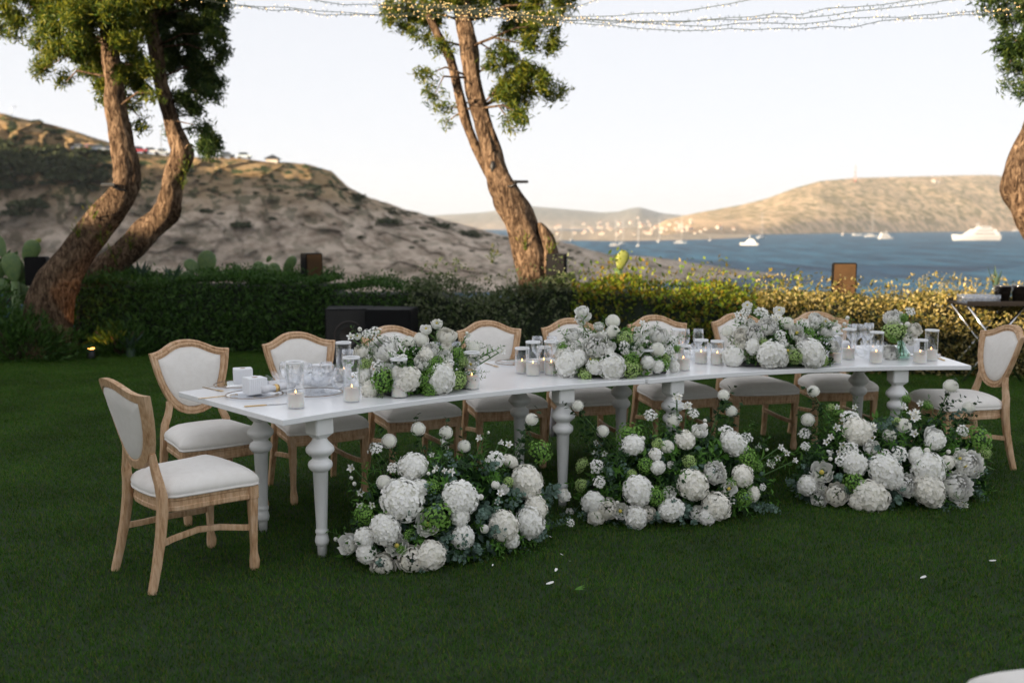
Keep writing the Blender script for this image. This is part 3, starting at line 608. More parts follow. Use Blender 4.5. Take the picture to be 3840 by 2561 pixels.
def agave(label, x, y, Y, n, L, W, up=1.0):
    c = AD(x, y, Y); root = empty('agave_plant', (c.x, c.y, 0)); tag(root, label, 'agave')
    core = MB(); core.lathe([(.08, -.03), (.06, c.z * .5), (.05, c.z + .05), (0, c.z + .08)], 8); core.build('stalk', M_agave, root)
    for i in range(n):
        a = 2 * PI * i / n + rng.normal(0, .2); t = rng.uniform(.25, .75) / up; d = Vector((math.cos(a) * t, math.sin(a) * t, 1)).normalized(); l = L * rng.uniform(.75, 1.1); s = d.cross(Vector((0, 0, 1))).normalized() if t > .01 else Vector((1, 0, 0)); nn = s.cross(d)
        b = MB(); vs = []; 
        for f, w in ((0, .7), (.3, 1), (.65, .7), (.9, .25), (1, .02)):
            p = Vector((0, 0, c.z - .02)) + d * l * f + Vector((0, 0, -.12 * l * f * f / up))
            vs += [p - s * W * w + nn * W * .3 * w, p - nn * W * .12, p + s * W * w + nn * W * .3 * w]
        fs = []
        for r in range(4):
            for k in (0, 1): fs.append((r * 3 + k, r * 3 + k + 1, r * 3 + k + 4, r * 3 + k + 3))
        b.add(vs, fs); b.build('leaf', M_agave, root)
agave('blue green agave with long pointed leaves by the second left trunk', 322, 650, 13.4, 9, .42, .035)
agave('smaller agave with stiff leaves just left of the first cactus', 395, 655, 13.5, 9, .40, .035)
agave('agave with upright pointed leaves behind the tray table', 2285, 672, 11.9, 7, .34, .028, 2.6)
agave('low agave at the foot of the dark hedge near the ground light', 300, 806, 12.35, 8, .38, .03, .6)
def wild_grass(label, xs, Y, n, h):
    c = AD(xs[0], 670, Y); root = empty('wild_grass', (c.x, c.y, 0)); tag(root, label, 'grass clump')
    b = MB(); hd = []; dd = []
    for i in range(n):
        x = rng.uniform(*xs); p = AD(x, 672, Y); p = Vector((p.x, p.y + rng.uniform(-.2, .2), 0)) - root.location; H = h * rng.uniform(.7, 1.05); bx = rng.normal(.06, .08)
        q = [p, p + Vector((bx * .3, 0, H * .6)), p + Vector((bx * 1.6, .02, H))]; b.tube(q, [.004, .003, .002], 4, cap=False)
        for k in range(7): hd.append(np.array(q[2]) + rng.normal(0, .008, 3) - np.array([bx * .3 * k / 7, 0, .012 * k])); dd.append([bx, 0, .4])
    b.build('stalk', M_dry, root); f = link('seed_heads', leaf_mesh('seed_heads', np.array(hd), np.array(dd) + rng.normal(0, .1, (len(hd), 3)), rnd_dirs(len(hd)), .03, .008, M_dry), root); f['kind'] = 'stuff'
wild_grass('thin dry grass stalks rising above the cream hedge', (2105, 2260), 11.3, 26, 1.06)
wild_grass('few dry twigs beside the middle trunk stump', (1240, 1275), 13.0, 7, 1.5)

# ------------------------------------------------------------------ loudspeakers, floodlights, ground light
def speaker(label, c, w, d, h, rz, front, pole=True, woofer=False, cat='loudspeaker'):
    root = empty('loudspeaker', (c[0], c[1], 0), rz); tag(root, label, cat)
    z = c[2]
    b = MB(); b.box((0, 0, z + h / 2), (w, d, h), bev=.012); b.build('cabinet', M_black, root)
    g = MB(); g.box((0, -d / 2 - .004, z + h / 2), (w - .03, .012, h - .03), bev=.004); gr = g.build('grille', front, root)
    if woofer:
        k = MB(); k.lathe([(.0, .0), (.05, .0), (.06, .006), (.155, -.012), (.165, .004), (.175, .006), (.18, 0)], 28, (0, -d / 2 - .013, z + h * .52), M=Matrix.Rotation(PI / 2, 4, 'X')); k.build('woofer', mat('woofer_cone', (.035, .027, .024), .5), root)
    if pole:
        p = MB(); p.tube([(0, 0, 0), (0, 0, z)], .02, 8); p.build('pole', M_dark, root)
    return root
q = A(1219, 1180, 11.5); 
sa = A(1305, 1185, 11.75); speaker('large black bass speaker box with a round woofer, on the lawn by the hedge', (sa.x, 11.9, 0), .56, .5, .66, .10, M_grille, False, True)
sa2 = A(1470, 1178, 11.75); speaker('second large black bass speaker box, plain front, right of the round woofer one', (sa2.x, 11.75, 0), .54, .5, .665, -.08, M_black, False)
v = AD(716, 640, 13.3); speaker('black speaker on a pole above the dark hedge, sunlight coloured into its front', (v.x, 13.3, v.z - .06), .235, .22, .40, .55, M_sunlitpanel)
v = AD(1278, 652, 12.55); speaker('small black speaker on a pole right against the middle tree trunk', (v.x, 12.55, v.z - .02), .245, .22, .40, -.15, M_black)
v = AD(88, 650, 12.9); speaker('small dark speaker half hidden behind the leftmost trunk', (v.x, 12.9, v.z - .03), .26, .24, .37, .2, M_black)
v = AD(1936, 672, 11.5); speaker('flat black speaker panel above the cream hedge by the sea, sunlight coloured into its front', (v.x, 11.5, v.z - .03), .275, .07, .375, -.05, M_sunlitpanel)
def floodlight(label, x, y, Y, rz, flip=1):
    c = AD(x, y, Y); root = empty('floodlight', c, rz); tag(root, label, 'floodlight')
    b = MB(); b.box((0, 0, 0), (.17, .12, .03), bev=.006); b.build('housing', M_dark, root)
    g = MB(); g.box((-.0, 0, .019), (.15, .10, .008)); g.build('lens', M_steel, root)
    a = MB(); a.tube([(.05 * flip, 0, -.015), (.11 * flip, .02, -.05), (.17 * flip, .10, -.06)], .012, 6); a.build('bracket', M_dark, root)
floodlight('small black floodlight clamped to the leftmost trunk at its bend', 250, 426, 12.15, .1, 1)
floodlight('small black floodlight sticking out right from the middle trunk', 1196, 418, 12.55, .2, -1)
gl = G(348, 1345); root = empty('ground_light', (gl.x, gl.y - .05, 0)); tag(root, 'glowing amber ground spotlight in the planting at the left hedge foot', 'spotlight')
b = MB(); b.lathe([(.05, 0), (.055, .05), (.045, .12), (.0, .125)], 12); b.build('housing', M_dark, root)
b = MB(); b.lathe([(.0, .0), (.036, .0), (.036, .006)], 12, (0, .02, .127)); b.build('lamp', mat('amber_lamp', (1, .6, .2), .4, emit=(1, .42, .08), emit_s=2), root)
L_ = bpy.data.objects.new('lamp_glow', bpy.data.lights.new('lamp_glow', 'SPOT')); C.objects.link(L_); L_.parent = root; L_.location = (0, .03, .15); L_.data.energy = 1.6; L_.data.color = (1, .40, .07); L_.data.spot_size = 2.0; L_.data.shadow_soft_size = .03
L_.rotation_euler = (math.radians(150), 0, math.radians(-25))

# ------------------------------------------------------------------ folding tray stand with glasses and ice buckets
tb = G(3720, 1412); TX, TY, TZ = 5.03, 10.55, .83
root = empty('tray_stand', (TX, TY, 0)); tag(root, 'black tray on crossed chrome legs in front of the sunny hedge', 'tray stand')
b = MB(); b.box((0.12, 0, TZ - .012), (.86, .52, .022), bev=.008)
for sy in (-.255, .255): b.box((0.12, sy, TZ + .012), (.86, .012, .03))
b.build('tray', mat('tray_black', (.012, .011, .011), .8, spec=.1), root)
for y in (-.2, .2):
    for sgn in (-1, 1):
        b = MB(); b.tube([(-.31 * sgn + .02, y + .015 * sgn, 0), (.30 * sgn + .02, y + .015 * sgn, TZ - .03)], .014, 8); b.build('leg', M_steel, root)
for y in (-.2, .2): pass
tm = MB(); tm.lathe([(0, .004), (.028, .004), (.031, .0), (.035, .085), (.033, .085), (.029, .008)], 14); tumb = tm.mesh('glass', M_crystal)
k = 0
for r in range(3):
    for cidx in range(6):
        o = link('tumbler', tumb, None, (TX - .27 + cidx * .062, TY - .17 + r * .085, TZ)); tag(o, 'clear short tumbler in the rows of glasses on the black tray', 'glass', 'tumblers on the tray stand')
def bucket(label, x, y):
    root = empty('ice_bucket', (x, y, TZ)); tag(root, label, 'ice bucket')
    b = MB(); b.lathe([(0, .003), (.062, .003), (.065, 0), (.085, .17), (.09, .175), (.085, .178), (.08, .172), (.06, .01), (0, .01)], 22); b.build('bucket', mat('dark_steel', (.32, .31, .30), .18, metal=1), root)
    for s in (-1, 1):
        h = MB(); h.lathe([(.012, -.005), (.022, -.008), (.022, .008), (.012, .005)], 12, (s * .09, 0, .135), M=Matrix.Rotation(PI / 2, 4, 'X')); h.build('handle', M_steel, root)
bucket('dark steel ice bucket on the tray next to the tumblers', TX + .15, TY - .05); bucket('dark steel ice bucket at the right end of the tray', TX + .345, TY - .02)

# ------------------------------------------------------------------ chairs
OUT = [(0, .965), (.04, .963), (.08, .954), (.115, .939), (.15, .921), (.18, .910), (.21, .905), (.2385, .904), (.229, .85), (.216, .79), (.199, .73), (.179, .675), (.156, .628), (.127, .588), (.092, .558), (.05, .54), (0, .534)]
INN = [(0, .9225), (.035, .921), (.068, .913), (.098, .899), (.128, .884), (.152, .874), (.172, .868), (.188, .865), (.184, .835), (.174, .785), (.158, .73), (.140, .688), (.118, .65), (.094, .620), (.067, .597), (.036, .583), (0, .578)]
def inner():
    r = [Vector(q) for q in INN]; return r + [Vector((-x, z)) for x, z in INN[1:-1]][::-1]
def back_y(z): return -.205 - .20 * max(0, z - .42) - .10 * max(0, z - .6)
def outline():
    r = [Vector((x, z)) for x, z in OUT]; l = [Vector((-x, z)) for x, z in OUT[1:-1]][::-1]; return r + l
def offset_loop(P, d):
    n = len(P); res = []
    for i in range(n):
        a, b, c = P[i - 1], P[i], P[(i + 1) % n]; e1 = (b - a).normalized(); e2 = (c - b).normalized()
        n1 = Vector((-e1.y, e1.x)); n2 = Vector((-e2.y, e2.x)); m = (n1 + n2).normalized(); k = min(1.6, 1 / max(.35, m.dot(n1))); res.append(b - m * d * k)
    return res
def seat_outline(sc=1.0, grow=0.0):
    R = [(0, .268), (.09, .266), (.18, .256), (.240, .240), (.246, .215), (.232, .15), (.222, .05), (.214, -.06), (.204, -.14), (.17, -.19), (.10, -.212), (0, -.218)]
    r = [Vector((x, y)) for x, y in R]; l = [Vector((-x, y)) for x, y in R[1:-1]][::-1]; P = r + l
    return offset_loop(P, -grow) if grow else P
def loops_mesh(b, loops, close_last=None, mi=0, smooth=True, caps=False):
    n = len(loops[0]); vs = [v for l in loops for v in l]; fs = []
    for i in range(len(loops) - 1):
        for k in range(n): a, c = i * n + k, i * n + (k + 1) % n; fs.append((a, c, c + n, a + n))
    if close_last is not None: vs.append(close_last); m = (len(loops) - 1) * n; fs += [(m + k, m + (k + 1) % n, len(vs) - 1) for k in range(n)]
    if caps: fs.append(tuple(range(n))[::-1]); fs.append(tuple(range((len(loops) - 1) * n, len(loops) * n)))
    b.add(vs, fs, mi, smooth)
def make_chair():
    root = empty('dining_chair')
    O = outline()
    I = inner()
    def lp(d, dy): return [Vector((q.x, back_y(q.y) + 1.1 * q.x ** 2 + dy, q.y)) for q in (p.lerp(r, d / .042) for p, r in zip(O, I))]
    b = MB(); prof = [(0, -.018), (0, .010), (.004, .015), (.009, .016), (.012, .012), (.016, .012), (.019, .017), (.025, .019), (.031, .016), (.034, .009), (.042, .007), (.042, -.012), (.036, -.018), (0, -.018)]
    loops_mesh(b, [lp(d, dy) for d, dy in prof]); f = b.build('back_frame', M_wood, root); auto_smooth(f, 35)
    b = MB(); cen = Vector((0, .755))
    def sl(k, dy): return [Vector((cen.x + (p.x - cen.x) * k, back_y(cen.y + (p.y - cen.y) * k) + 1.1 * (p.x * k) ** 2 + dy, cen.y + (p.y - cen.y) * k)) for p in I]
    loops_mesh(b, [sl(1, .004), sl(.985, .012), sl(.955, .012), sl(.93, .016), sl(.8, .024), sl(.55, .031), sl(.25, .034)], Vector((0, back_y(cen.y) + .035, cen.y)))
    loops_mesh(b, [sl(1, .004), sl(1, -.012), sl(.97, -.015), sl(.6, -.018)], Vector((0, back_y(cen.y) - .018, cen.y)))
    b.build('backrest', M_fabric, root)
    # seat rail ring and cushion
    b = MB(); S0 = seat_outline()
    def so(d, z): return [Vector((p.x, p.y, z)) for p in (offset_loop(S0, d) if d else S0)]
    loops_mesh(b, [so(0.004, .352), so(0, .357), so(0, .374), so(.004, .378), so(.004, .40), so(0, .404), so(0, .416), so(.03, .416), so(.03, .352), so(.004, .352)]); f = b.build('seat_rail', M_wood, root); auto_smooth(f, 35)
    b = MB(); c2 = Vector((0, .03)); SO = offset_loop(S0, -.009)
    def cu(k, z, bul=0): return [Vector((c2.x + (p.x - c2.x) * k, c2.y + (p.y - c2.y) * k, z)) for p in SO]
    loops_mesh(b, [cu(.97, .4165), cu(1.0, .419), cu(1.008, .423), cu(1.0, .427), cu(.992, .428), cu(1.006, .438), cu(1.004, .449), cu(.975, .464), cu(.90, .481), cu(.76, .498), cu(.55, .503), cu(.3, .507)], Vector((0, .03, .508)))
    b.build('seat', M_fabric, root)
    for s in (-1, 1):
        b = MB(); pth = [(s * .212, -.278, 0), (s * .206, -.248, .12), (s * .199, -.222, .25), (s * .194, -.207, .36), (s * .192, -.205, .43), (s * .184, -.212, .49), (s * .163, -.217, .54), (s * .150, -.221, .59), (s * .153, -.225, .625)]
        b.tube(pth, [(.0155, .017), (.017, .019), (.019, .021), (.021, .023), (.021, .022), (.020, .019), (.019, .0175), (.018, .015), (.014, .012)], 12, ref=(1, 0, 0), shape='sq'); f = b.build('leg', M_wood, root); auto_smooth(f, 40)
    for s in (-1, 1):
        b = MB(); b.tube([(s * .224, .222, 0), (s * .224, .223, .012), (s * .225, .225, .045), (s * .2255, .222, .085), (s * .226, .222, .115), (s * .226, .222, .33), (s * .226, .222, .352)], [.016, .019, .0205, .0155, .0145, .0215, .022], 12, ref=(1, 0, 0), shape='sq')
        b.box((s * .226, .222, .385), (.047, .047, .065), bev=.003)
        b.box((s * .226, .2465, .385), (.026, .003, .026), bev=.001); f = b.build('leg', M_wood, root); auto_smooth(f, 40)
        b = MB(); b.tube([(s * .200, -.228, .215), (s * .172, -.15, .222), (s * .150, -.02, .232), (s * .160, .08, .225), (s * .195, .17, .212), (s * .222, .215, .208)], [(.008, .015)] * 6, 10, ref=(1, 0, 0), shape='sq'); f = b.build('stretcher', M_wood, root); auto_smooth(f, 40)
    return root
proto = make_chair(); _used = [False]
def place_chair(x, y, facing_deg, label, group='cream shield back chairs around the curved table'):
    o = proto if not _used[0] else copy_tree(proto); _used[0] = True
    o.location = (x, y, 0); o.rotation_euler = (0, 0, math.radians(facing_deg - 90)); tag(o, label, 'chair', group); return o
def chair_front(a, b_, face, label, dx=0):
    p, q = G(*a, .42), G(*b_, .42); m = (p + q) / 2; f = Vector((math.cos(math.radians(face)), math.sin(math.radians(face)))); return place_chair(m.x - f.x * .235, m.y - f.y * .235, face, label)
def chair_back(a, b_, face, label):
    p, q = G(*a, .904), G(*b_, .904); m = (p + q) / 2; f = Vector((math.cos(math.radians(face)), math.sin(math.radians(face)))); return place_chair(m.x + f.x * .29, m.y + f.y * .29, face, label)
place_chair(-1.557, 4.65, 43, 'oak and cream chair at the near left end, seen from behind')
chair_back((549, 1328), (857, 1302), -52, 'oak and cream chair behind the left corner of the table, back fully visible')
chair_front((1074.9, 1637), (1388, 1598), -59, 'second chair along the back, left of the first flower centrepiece')
chair_front((1445, 1588), (1741, 1553), -61, 'chair directly behind the first table flower centrepiece')
chair_front((1778, 1544), (2062, 1527), -71, 'chair behind the bare stretch of table and the cluster of four candles')
chair_back((2027, 1228), (2265, 1225), -77, 'chair directly behind the middle flower centrepiece')
chair_front((2440, 1501), (2701, 1488), -74, 'chair behind the table seam, between middle and right centrepieces')
chair_front((2745, 1483), (3005, 1476), -80, 'chair behind the left half of the right hand centrepiece')
chair_front((3038, 1471), (3306, 1465), -83, 'last chair along the back, behind the right end of the right hand centrepiece')
place_chair(3.09, 6.76, -174, 'chair facing left at the far right end of the table')
place_chair(1.47, 2.28, 97, 'cream chair seat cut off at the bottom right corner of the photo', 'chairs of another table')
# white cloth hanging from the fifth chair
b = MB(); vs = []; 
c0 = G(2080, 1500, .43); 
for i in range(9):
    z = .60 - i * .058
    for k in range(7):
        u = k / 6 - .5; vs.append((c0.x + .02 + u * (.055 + .02 * i / 8) + .008 * math.sin(i * .7), c0.y + .16 + .016 * math.sin(k * 2.1 + i * .3), z))
b.add(vs, [(i * 7 + k, i * 7 + k + 1, i * 7 + k + 8, i * 7 + k + 7) for i in range(8) for k in range(6)]); cl = b.build('cloth', mat('lilac_white_cloth', (.74, .74, .82), .85), None); so_ = cl.modifiers.new('thick', 'SOLIDIFY'); so_.thickness = .004
tag(cl, 'thin white cloth hanging down between two chairs behind the table', 'cloth')

# ------------------------------------------------------------------ the curved white table: two arc shaped modules, each on four turned legs
LEGP = [(0, 0), (.024, 0), (.0255, .061), (.027, .063), (.033, .066), (.038, .088), (.034, .108), (.030, .122), (.030, .125), (.0345, .134), (.034, .146), (.029, .154), (.0295, .158), (.040, .465), (.043, .468), (.0525, .476), (.063, .490), (.0645, .505), (.061, .518), (.044, .532), (.0415, .538), (.046, .548), (.058, .555), (.073, .572), (.0755, .585), (.072, .598), (.056, .616), (.042, .632), (.037, .645), (.036, .655)]
def leg_mesh():
    b = MB(); b.lathe([(r * .94, z * .935) for r, z in LEGP], 28)
    def ring(hw, ch, z): return [Vector((x, y, z)) for x, y in ((hw, -hw + ch), (hw, hw - ch), (hw - ch, hw), (-hw + ch, hw), (-hw, hw - ch), (-hw, -hw + ch), (-hw + ch, -hw), (hw - ch, -hw))]
    loops_mesh(b, [ring(.034, .014, .605), ring(.051, .006, .628), ring(.051, .006, .7095)], smooth=False, caps=True)
    return b.mesh('leg', M_legw)
LEG = leg_mesh(); TOP = .74; TH = .030; TW = 1.09
MODS = [((2.3876, 1.3953), 4.7066, 137.35, 109.85), ((2.9424, 2.1603), 4.2357, 120.27, 89.5)]
def table_pt(mod, deg, r_in): 
    (cx, cy), R, a0, a1 = MODS[mod]; t = math.radians(deg); return Vector((cx + (R + r_in) * math.cos(t), cy + (R + r_in) * math.sin(t), TOP))
def table_module(mod, label):
    (cx, cy), R, a0, a1 = MODS[mod]; n = 28; mid = table_pt(mod, (a0 + a1) / 2, TW / 2)
    root = empty('curved_table', (mid.x, mid.y, 0)); tag(root, label, 'table', 'curved white dining tables'); o = Vector((mid.x, mid.y, 0))
    front = [table_pt(mod, a0 + (a1 - a0) * i / n, 0) - o for i in range(n + 1)]; back = [table_pt(mod, a1 + (a0 - a1 - (.75 if mod == 0 else 0)) * i / n, TW) - o for i in range(n + 1)]
    P = [Vector((v.x, v.y)) for v in front + back]
    b = MB(); e = .003
    area = sum(P[i - 1].x * P[i].y - P[i].x * P[i - 1].y for i in range(len(P))); sg = 1 if offset_loop(P, .01)[5].length and True else 1
    inn = offset_loop(P, e); cenv = Vector((0, 0))
    # the offset must shrink the outline
    if (inn[n // 2] - Vector(back[n // 2].xy)).length > (P[n // 2] - Vector(back[n // 2].xy)).length: inn = offset_loop(P, -e)
    L = [[Vector((p.x, p.y, z)) for p in Q] for Q, z in ((inn, TOP - TH), (P, TOP - TH + e), (P, TOP - e), (inn, TOP))]
    loops_mesh(b, L, smooth=False)
    m = len(P); 
    for li, z in ((3, TOP), (0, TOP - TH)):
        Q = inn; vs = [Vector((p.x, p.y, z)) for p in Q]; b.add(vs, [(i, i + 1, m - 2 - i, m - 1 - i) for i in range(n)], 0, False)
    b.build('tabletop', M_white, root)
    da = math.degrees(.165 / R); db = math.degrees(.165 / R)
    for dg in ((134.2, 115.9), (117.0, 95.5))[mod]:
        for r in (.08, .65):
            p = table_pt(mod, dg, r) - o; lo = link('leg', LEG, root, (p.x, p.y, 0)); lo.rotation_euler = (0, 0, math.radians(dg))
table_module(0, 'left half of the curved white table, reaching to the near corner')
table_module(1, 'right half of the curved white table, beyond the seam')

# ------------------------------------------------------------------ candles in glass cylinders
def candle_mesh(r, h, wax):
    g = MB(); g.lathe([(0, .002), (r - .003, .002), (r, .004), (r, h)], 30)
    w = MB(); w.lathe([(0, .0065), (r - .004, .0065), (r - .0035, .012), (r - .0035, wax), (r - .008, wax - .004), (.006, wax - .007), (0, wax - .007)], 26)
    rm = MB(); rm.lathe([(r + .0012, h - .007), (r + .0022, h - .002), (r + .0018, h + .003), (r - .001, h + .0045), (r - .006, h + .003), (r - .007, h - .002), (r - .004, h - .007), (r + .0012, h - .007)], 26)
    f = MB(); f.lathe([(0, .0), (.0028, .003), (.0034, .007), (.0022, .012), (0, .018)], 10, (0, 0, wax)); k = MB(); k.tube([(0, 0, wax - .008), (.001, 0, wax + .004)], .0012, 5)
    return g.mesh('glass', M_glass), w.mesh('wax', M_wax), rm.mesh('rim', M_rim), f.mesh('flame', M_flame), k.mesh('wick', M_wick)
CM = {h: candle_mesh(.0435, h, .074) for h in (.205, .155, .23)}
def candle(px, py, h, label):
    p = G(px, py, TOP); p.y += .0435
    root = empty('candle_holder', (p.x, p.y, TOP)); tag(root, label, 'candle', 'white candles in glass cylinders on the table'); root.rotation_euler = (0, 0, rng.uniform(0, 6))
    g, w, r, f, k = CM[h]; link('glass', g, root); link('candle', w, root); link('rim', r, root); link('flame', f, root); link('wick', k, root); return root
CAND = [(1103, 1535, .23, 'candle cylinder nearest the left corner of the table, by the gold knife'), (1315, 1511, .23, 'candle cylinder at the left edge of the first centrepiece'), (1494, 1495, .205, 'candle cylinder in front of the first centrepiece, left of its white hydrangea'), (1768, 1463, .205, 'candle cylinder at the right end of the first centrepiece'), (1286, 1436, .23, 'candle cylinder behind the first centrepiece, beside the white boxes'),
        (1958, 1403, .155, 'shorter left candle cylinder of the cluster of four'), (1999, 1412, .205, 'taller left candle cylinder of the cluster of four'), (2040, 1399, .155, 'shorter right candle cylinder of the cluster of four'), (2068, 1409, .205, 'taller right candle cylinder of the cluster of four'),
        (2427, 1411, .155, 'candle cylinder in front of the middle centrepiece near the table seam'), (2566, 1392, .155, 'candle cylinder at the right end of the middle centrepiece'), (2546, 1352, .205, 'candle cylinder behind the middle centrepiece'), (2633, 1366, .155, 'left of two candle cylinders just before the right centrepiece'), (2694, 1371, .155, 'right of two candle cylinders just before the right centrepiece'),
        (3138, 1368, .205, 'candle cylinder at the right end of the right centrepiece'), (3189, 1350, .205, 'candle cylinder standing behind the one at the right centrepiece'), (3293, 1365, .205, 'candle cylinder left of the glass flower vase'), (3459, 1366, .155, 'short candle cylinder right of the glass flower vase'), (3500, 1355, .205, 'tall candle cylinder nearest the right end of the table')]
for c in CAND: candle(*c)

# ------------------------------------------------------------------ place settings
def plate_mesh(r):
    b = MB(); b.lathe([(0, .003), (r * .6, .003), (r * .72, .006), (r * .97, .010), (r, .011)], 40, mi=0); b.lathe([(r - .001, .0095), (r + .0025, .0105), (r + .0025, .0125), (r - .001, .0128), (r - .004, .0115)], 40, mi=1); return b.mesh('charger_plate', [glass_mat('plate_glass', (.97, .98, 1), .10), M_golddk])
PLATE = plate_mesh(.150)
def box_mesh():
    b = MB(); b.box((0, 0, .043), (.098, .098, .084), bev=.002)
    for i in range(9):
        x = -.044 + i * .011
        for y in (-.0495, .0495): b.box((x, y, .043), (.0085, .003, .082))
        for xx in (-.0495, .0495): b.box((xx, x, .043), (.003, .0085, .082))
    b.disc((0, 0, .0858), .016, 14, 1); return b.mesh('favour_box', [M_paper, mat('box_opening', (.35, .20, .12), .8)])
BOX = box_mesh()
def napkin_mesh():
    b = MB(); b.tube([(-.09, 0, .021), (-.05, .003, .024), (-.012, 0, .020), (0, 0, .019), (.012, 0, .020), (.05, -.003, .026), (.10, 0, .022)], [(.018, .036), (.021, .030), (.017, .020), (.016, .017), (.017, .020), (.021, .032), (.018, .042)], 16, ref=(0, 0, 1)); return b.mesh('napkin', M_linen)
NAP = napkin_mesh()
rb = MB(); rb.lathe([(.0195, -.012), (.0215, -.012), (.0225, 0), (.0215, .012), (.0195, .012)], 20, M=Matrix.Rotation(PI / 2, 4, 'Y') @ Matrix.Scale(1, 4)); RING = rb.mesh('napkin_ring', M_gold)
kb = MB(); kb.tube([(-.11, 0, .003), (-.02, 0, .003), (0, 0, .003)], [(.003, .006), (.0032, .007), (.0028, .005)], 8, ref=(0, 0, 1), mi=0); kb.tube([(0, 0, .003), (.03, 0, .003), (.09, 0, .003), (.115, .004, .003)], [(.0014, .006), (.0014, .009), (.0014, .010), (.001, .003)], 8, ref=(0, 0, 1), mi=1); KNIFE = kb.mesh('knife', [M_gold, M_steel])
fb = MB(); fb.tube([(-.11, 0, .003), (.03, 0, .004), (.05, 0, .004)], [(.0022, .005), (.002, .0035), (.0018, .009)], 8, ref=(0, 0, 1)); 
for y in (-.0075, -.0025, .0025, .0075): fb.tube([(.05, y, .004), (.10, y * .9, .006)], .0014, 5)
FORK = fb.mesh('fork', M_gold)
wg = MB(); wg.lathe([(0, .001), (.034, .001), (.034, .003), (.008, .006), (.004, .014), (.0038, .075), (.008, .085), (.030, .11), (.037, .14), (.035, .175), (.031, .205), (.0302, .205), (.034, .175), (.036, .14), (.029, .112), (0, .088)], 20); WGLASS = wg.mesh('wine_glass', M_crystal)
def ruffle_mesh(seed, R=.085, H=.07, n=48, waves=8):
    b = MB(); vs = []; rows = 6
    for i in range(rows):
        f = i / (rows - 1)
        for k in range(n):
            th = 2 * PI * k / n; w = f ** 1.6 * (.07 * math.sin(waves * th + seed) + .035 * math.sin((waves + 3) * th + seed * 2)); r = R * (.25 + .75 * f ** .7) * (1 + w); z = H * f ** 1.5 * (1 + .25 * f * math.sin(waves * th + seed + 1.2))
            vs.append((r * math.cos(th), r * math.sin(th), .003 + z))
    fs = [(i * n + k, i * n + (k + 1) % n, (i + 1) * n + (k + 1) % n, (i + 1) * n + k) for i in range(rows - 1) for k in range(n)] + [tuple(range(n))[::-1]]
    b.add(vs, fs); return b.mesh('glass_bowl', M_crystal)
RUF = [ruffle_mesh(s, .075 + .012 * s, .055 + .01 * s) for s in range(3)]
def put(name, me, p, rz, label, cat, group, z=0.0, rx=0.0, ry=0.0):
    o = link(name, me, None, (p.x, p.y, TOP + z)); o.rotation_euler = (rx, ry, rz); return tag(o, label, cat, group)
def napkin(p, rz, label):
    root = empty('napkin', (p.x, p.y, TOP + .014), rz); tag(root, label, 'napkin', 'rolled napkins in gold rings'); link('cloth', NAP, root); link('ring', RING, root, (0, 0, .0195))
def setting(plate_px, rot, who, box_off=None, cut=True, ruffles=2, glasses=2, nap=True):
    p = G(*plate_px, TOP); u = Vector((math.cos(rot), math.sin(rot), 0)); w = Vector((-u.y, u.x, 0))      # u runs along the table edge, w away from the guest
    put('charger_plate', PLATE, p, 0, 'clear glass charger plate with dark gold rim ' + who, 'plate', 'glass charger plates')
    bo = G(*box_off, TOP) if box_off else p - u * .02
    put('favour_box', BOX, bo, rot + .25, 'white slatted card box with a hole on top ' + who, 'box', 'white favour boxes', .012)
    if nap: napkin(p + u * .10 + w * .03, rot + 1.1, 'grey white napkin rolled through a gold ring ' + who)
    if cut:
        put('fork', FORK, p - u * .19, rot + PI / 2 + .1, 'thin gold fork ' + who, 'fork', 'gold cutlery'); put('knife', KNIFE, p + u * .19, rot + PI / 2 - .1, 'knife with gold handle ' + who, 'knife', 'gold cutlery')
    for i in range(glasses):
        q = p + u * (.10 + .085 * i) + w * (.24 + .04 * i); put('wine_glass', WGLASS, q, 0, 'clear stemmed wine glass behind the plate ' + who, 'glass', 'clear glasses on the table')
    for i in range(ruffles):
        q = p + u * (.20 + .12 * (i % 2)) + w * (.02 + .13 * i); put('glass_bowl', RUF[i % 3], q, rng.uniform(0, 6), 'clear glass bowl with wavy rim ' + who, 'bowl', 'wavy glass bowls', .002 * i, rng.normal(0, .1), rng.normal(0, .1))
EDGE = math.atan2(.72, -.69)    # direction of the table's left end
# near end, laid for the chair seen from behind
p1 = G(955, 1485, TOP)
put('charger_plate', PLATE, p1, 0, 'glass charger plate with dark gold rim nearest the left corner', 'plate', 'glass charger plates')
put('favour_box', BOX, G(957, 1482, TOP), .62, 'white slatted card box with a hole on top nearest the left corner', 'box', 'white favour boxes', .012)
napkin(G(1035, 1478, TOP), .9, 'grey white napkin in a gold ring next to the nearest box')
put('knife', KNIFE, G(1000, 1520, TOP), .42, 'gold handled knife nearest the left corner of the table', 'knife', 'gold cutlery'); put('fork', FORK, G(822, 1489, TOP), .62, 'gold fork left of the nearest plate', 'fork', 'gold cutlery'); put('fork', FORK, G(800, 1462, TOP), -.75, 'gold fork by the left table end near the back corner', 'fork', 'gold cutlery')
p2 = G(905, 1446, TOP); put('charger_plate', PLATE, p2, 0, 'glass charger plate with dark gold rim at the back left corner', 'plate', 'glass charger plates'); put('favour_box', BOX, G(912, 1444, TOP), .35, 'white slatted card box at the back left corner of the table', 'box', 'white favour boxes', .012)
napkin(G(965, 1452, TOP), 2.2, 'grey white napkin at the back left corner plate')
put('charger_plate', PLATE, G(1180, 1478, TOP), 0, 'glass charger plate with gold rim between the first two candles', 'plate', 'glass charger plates')
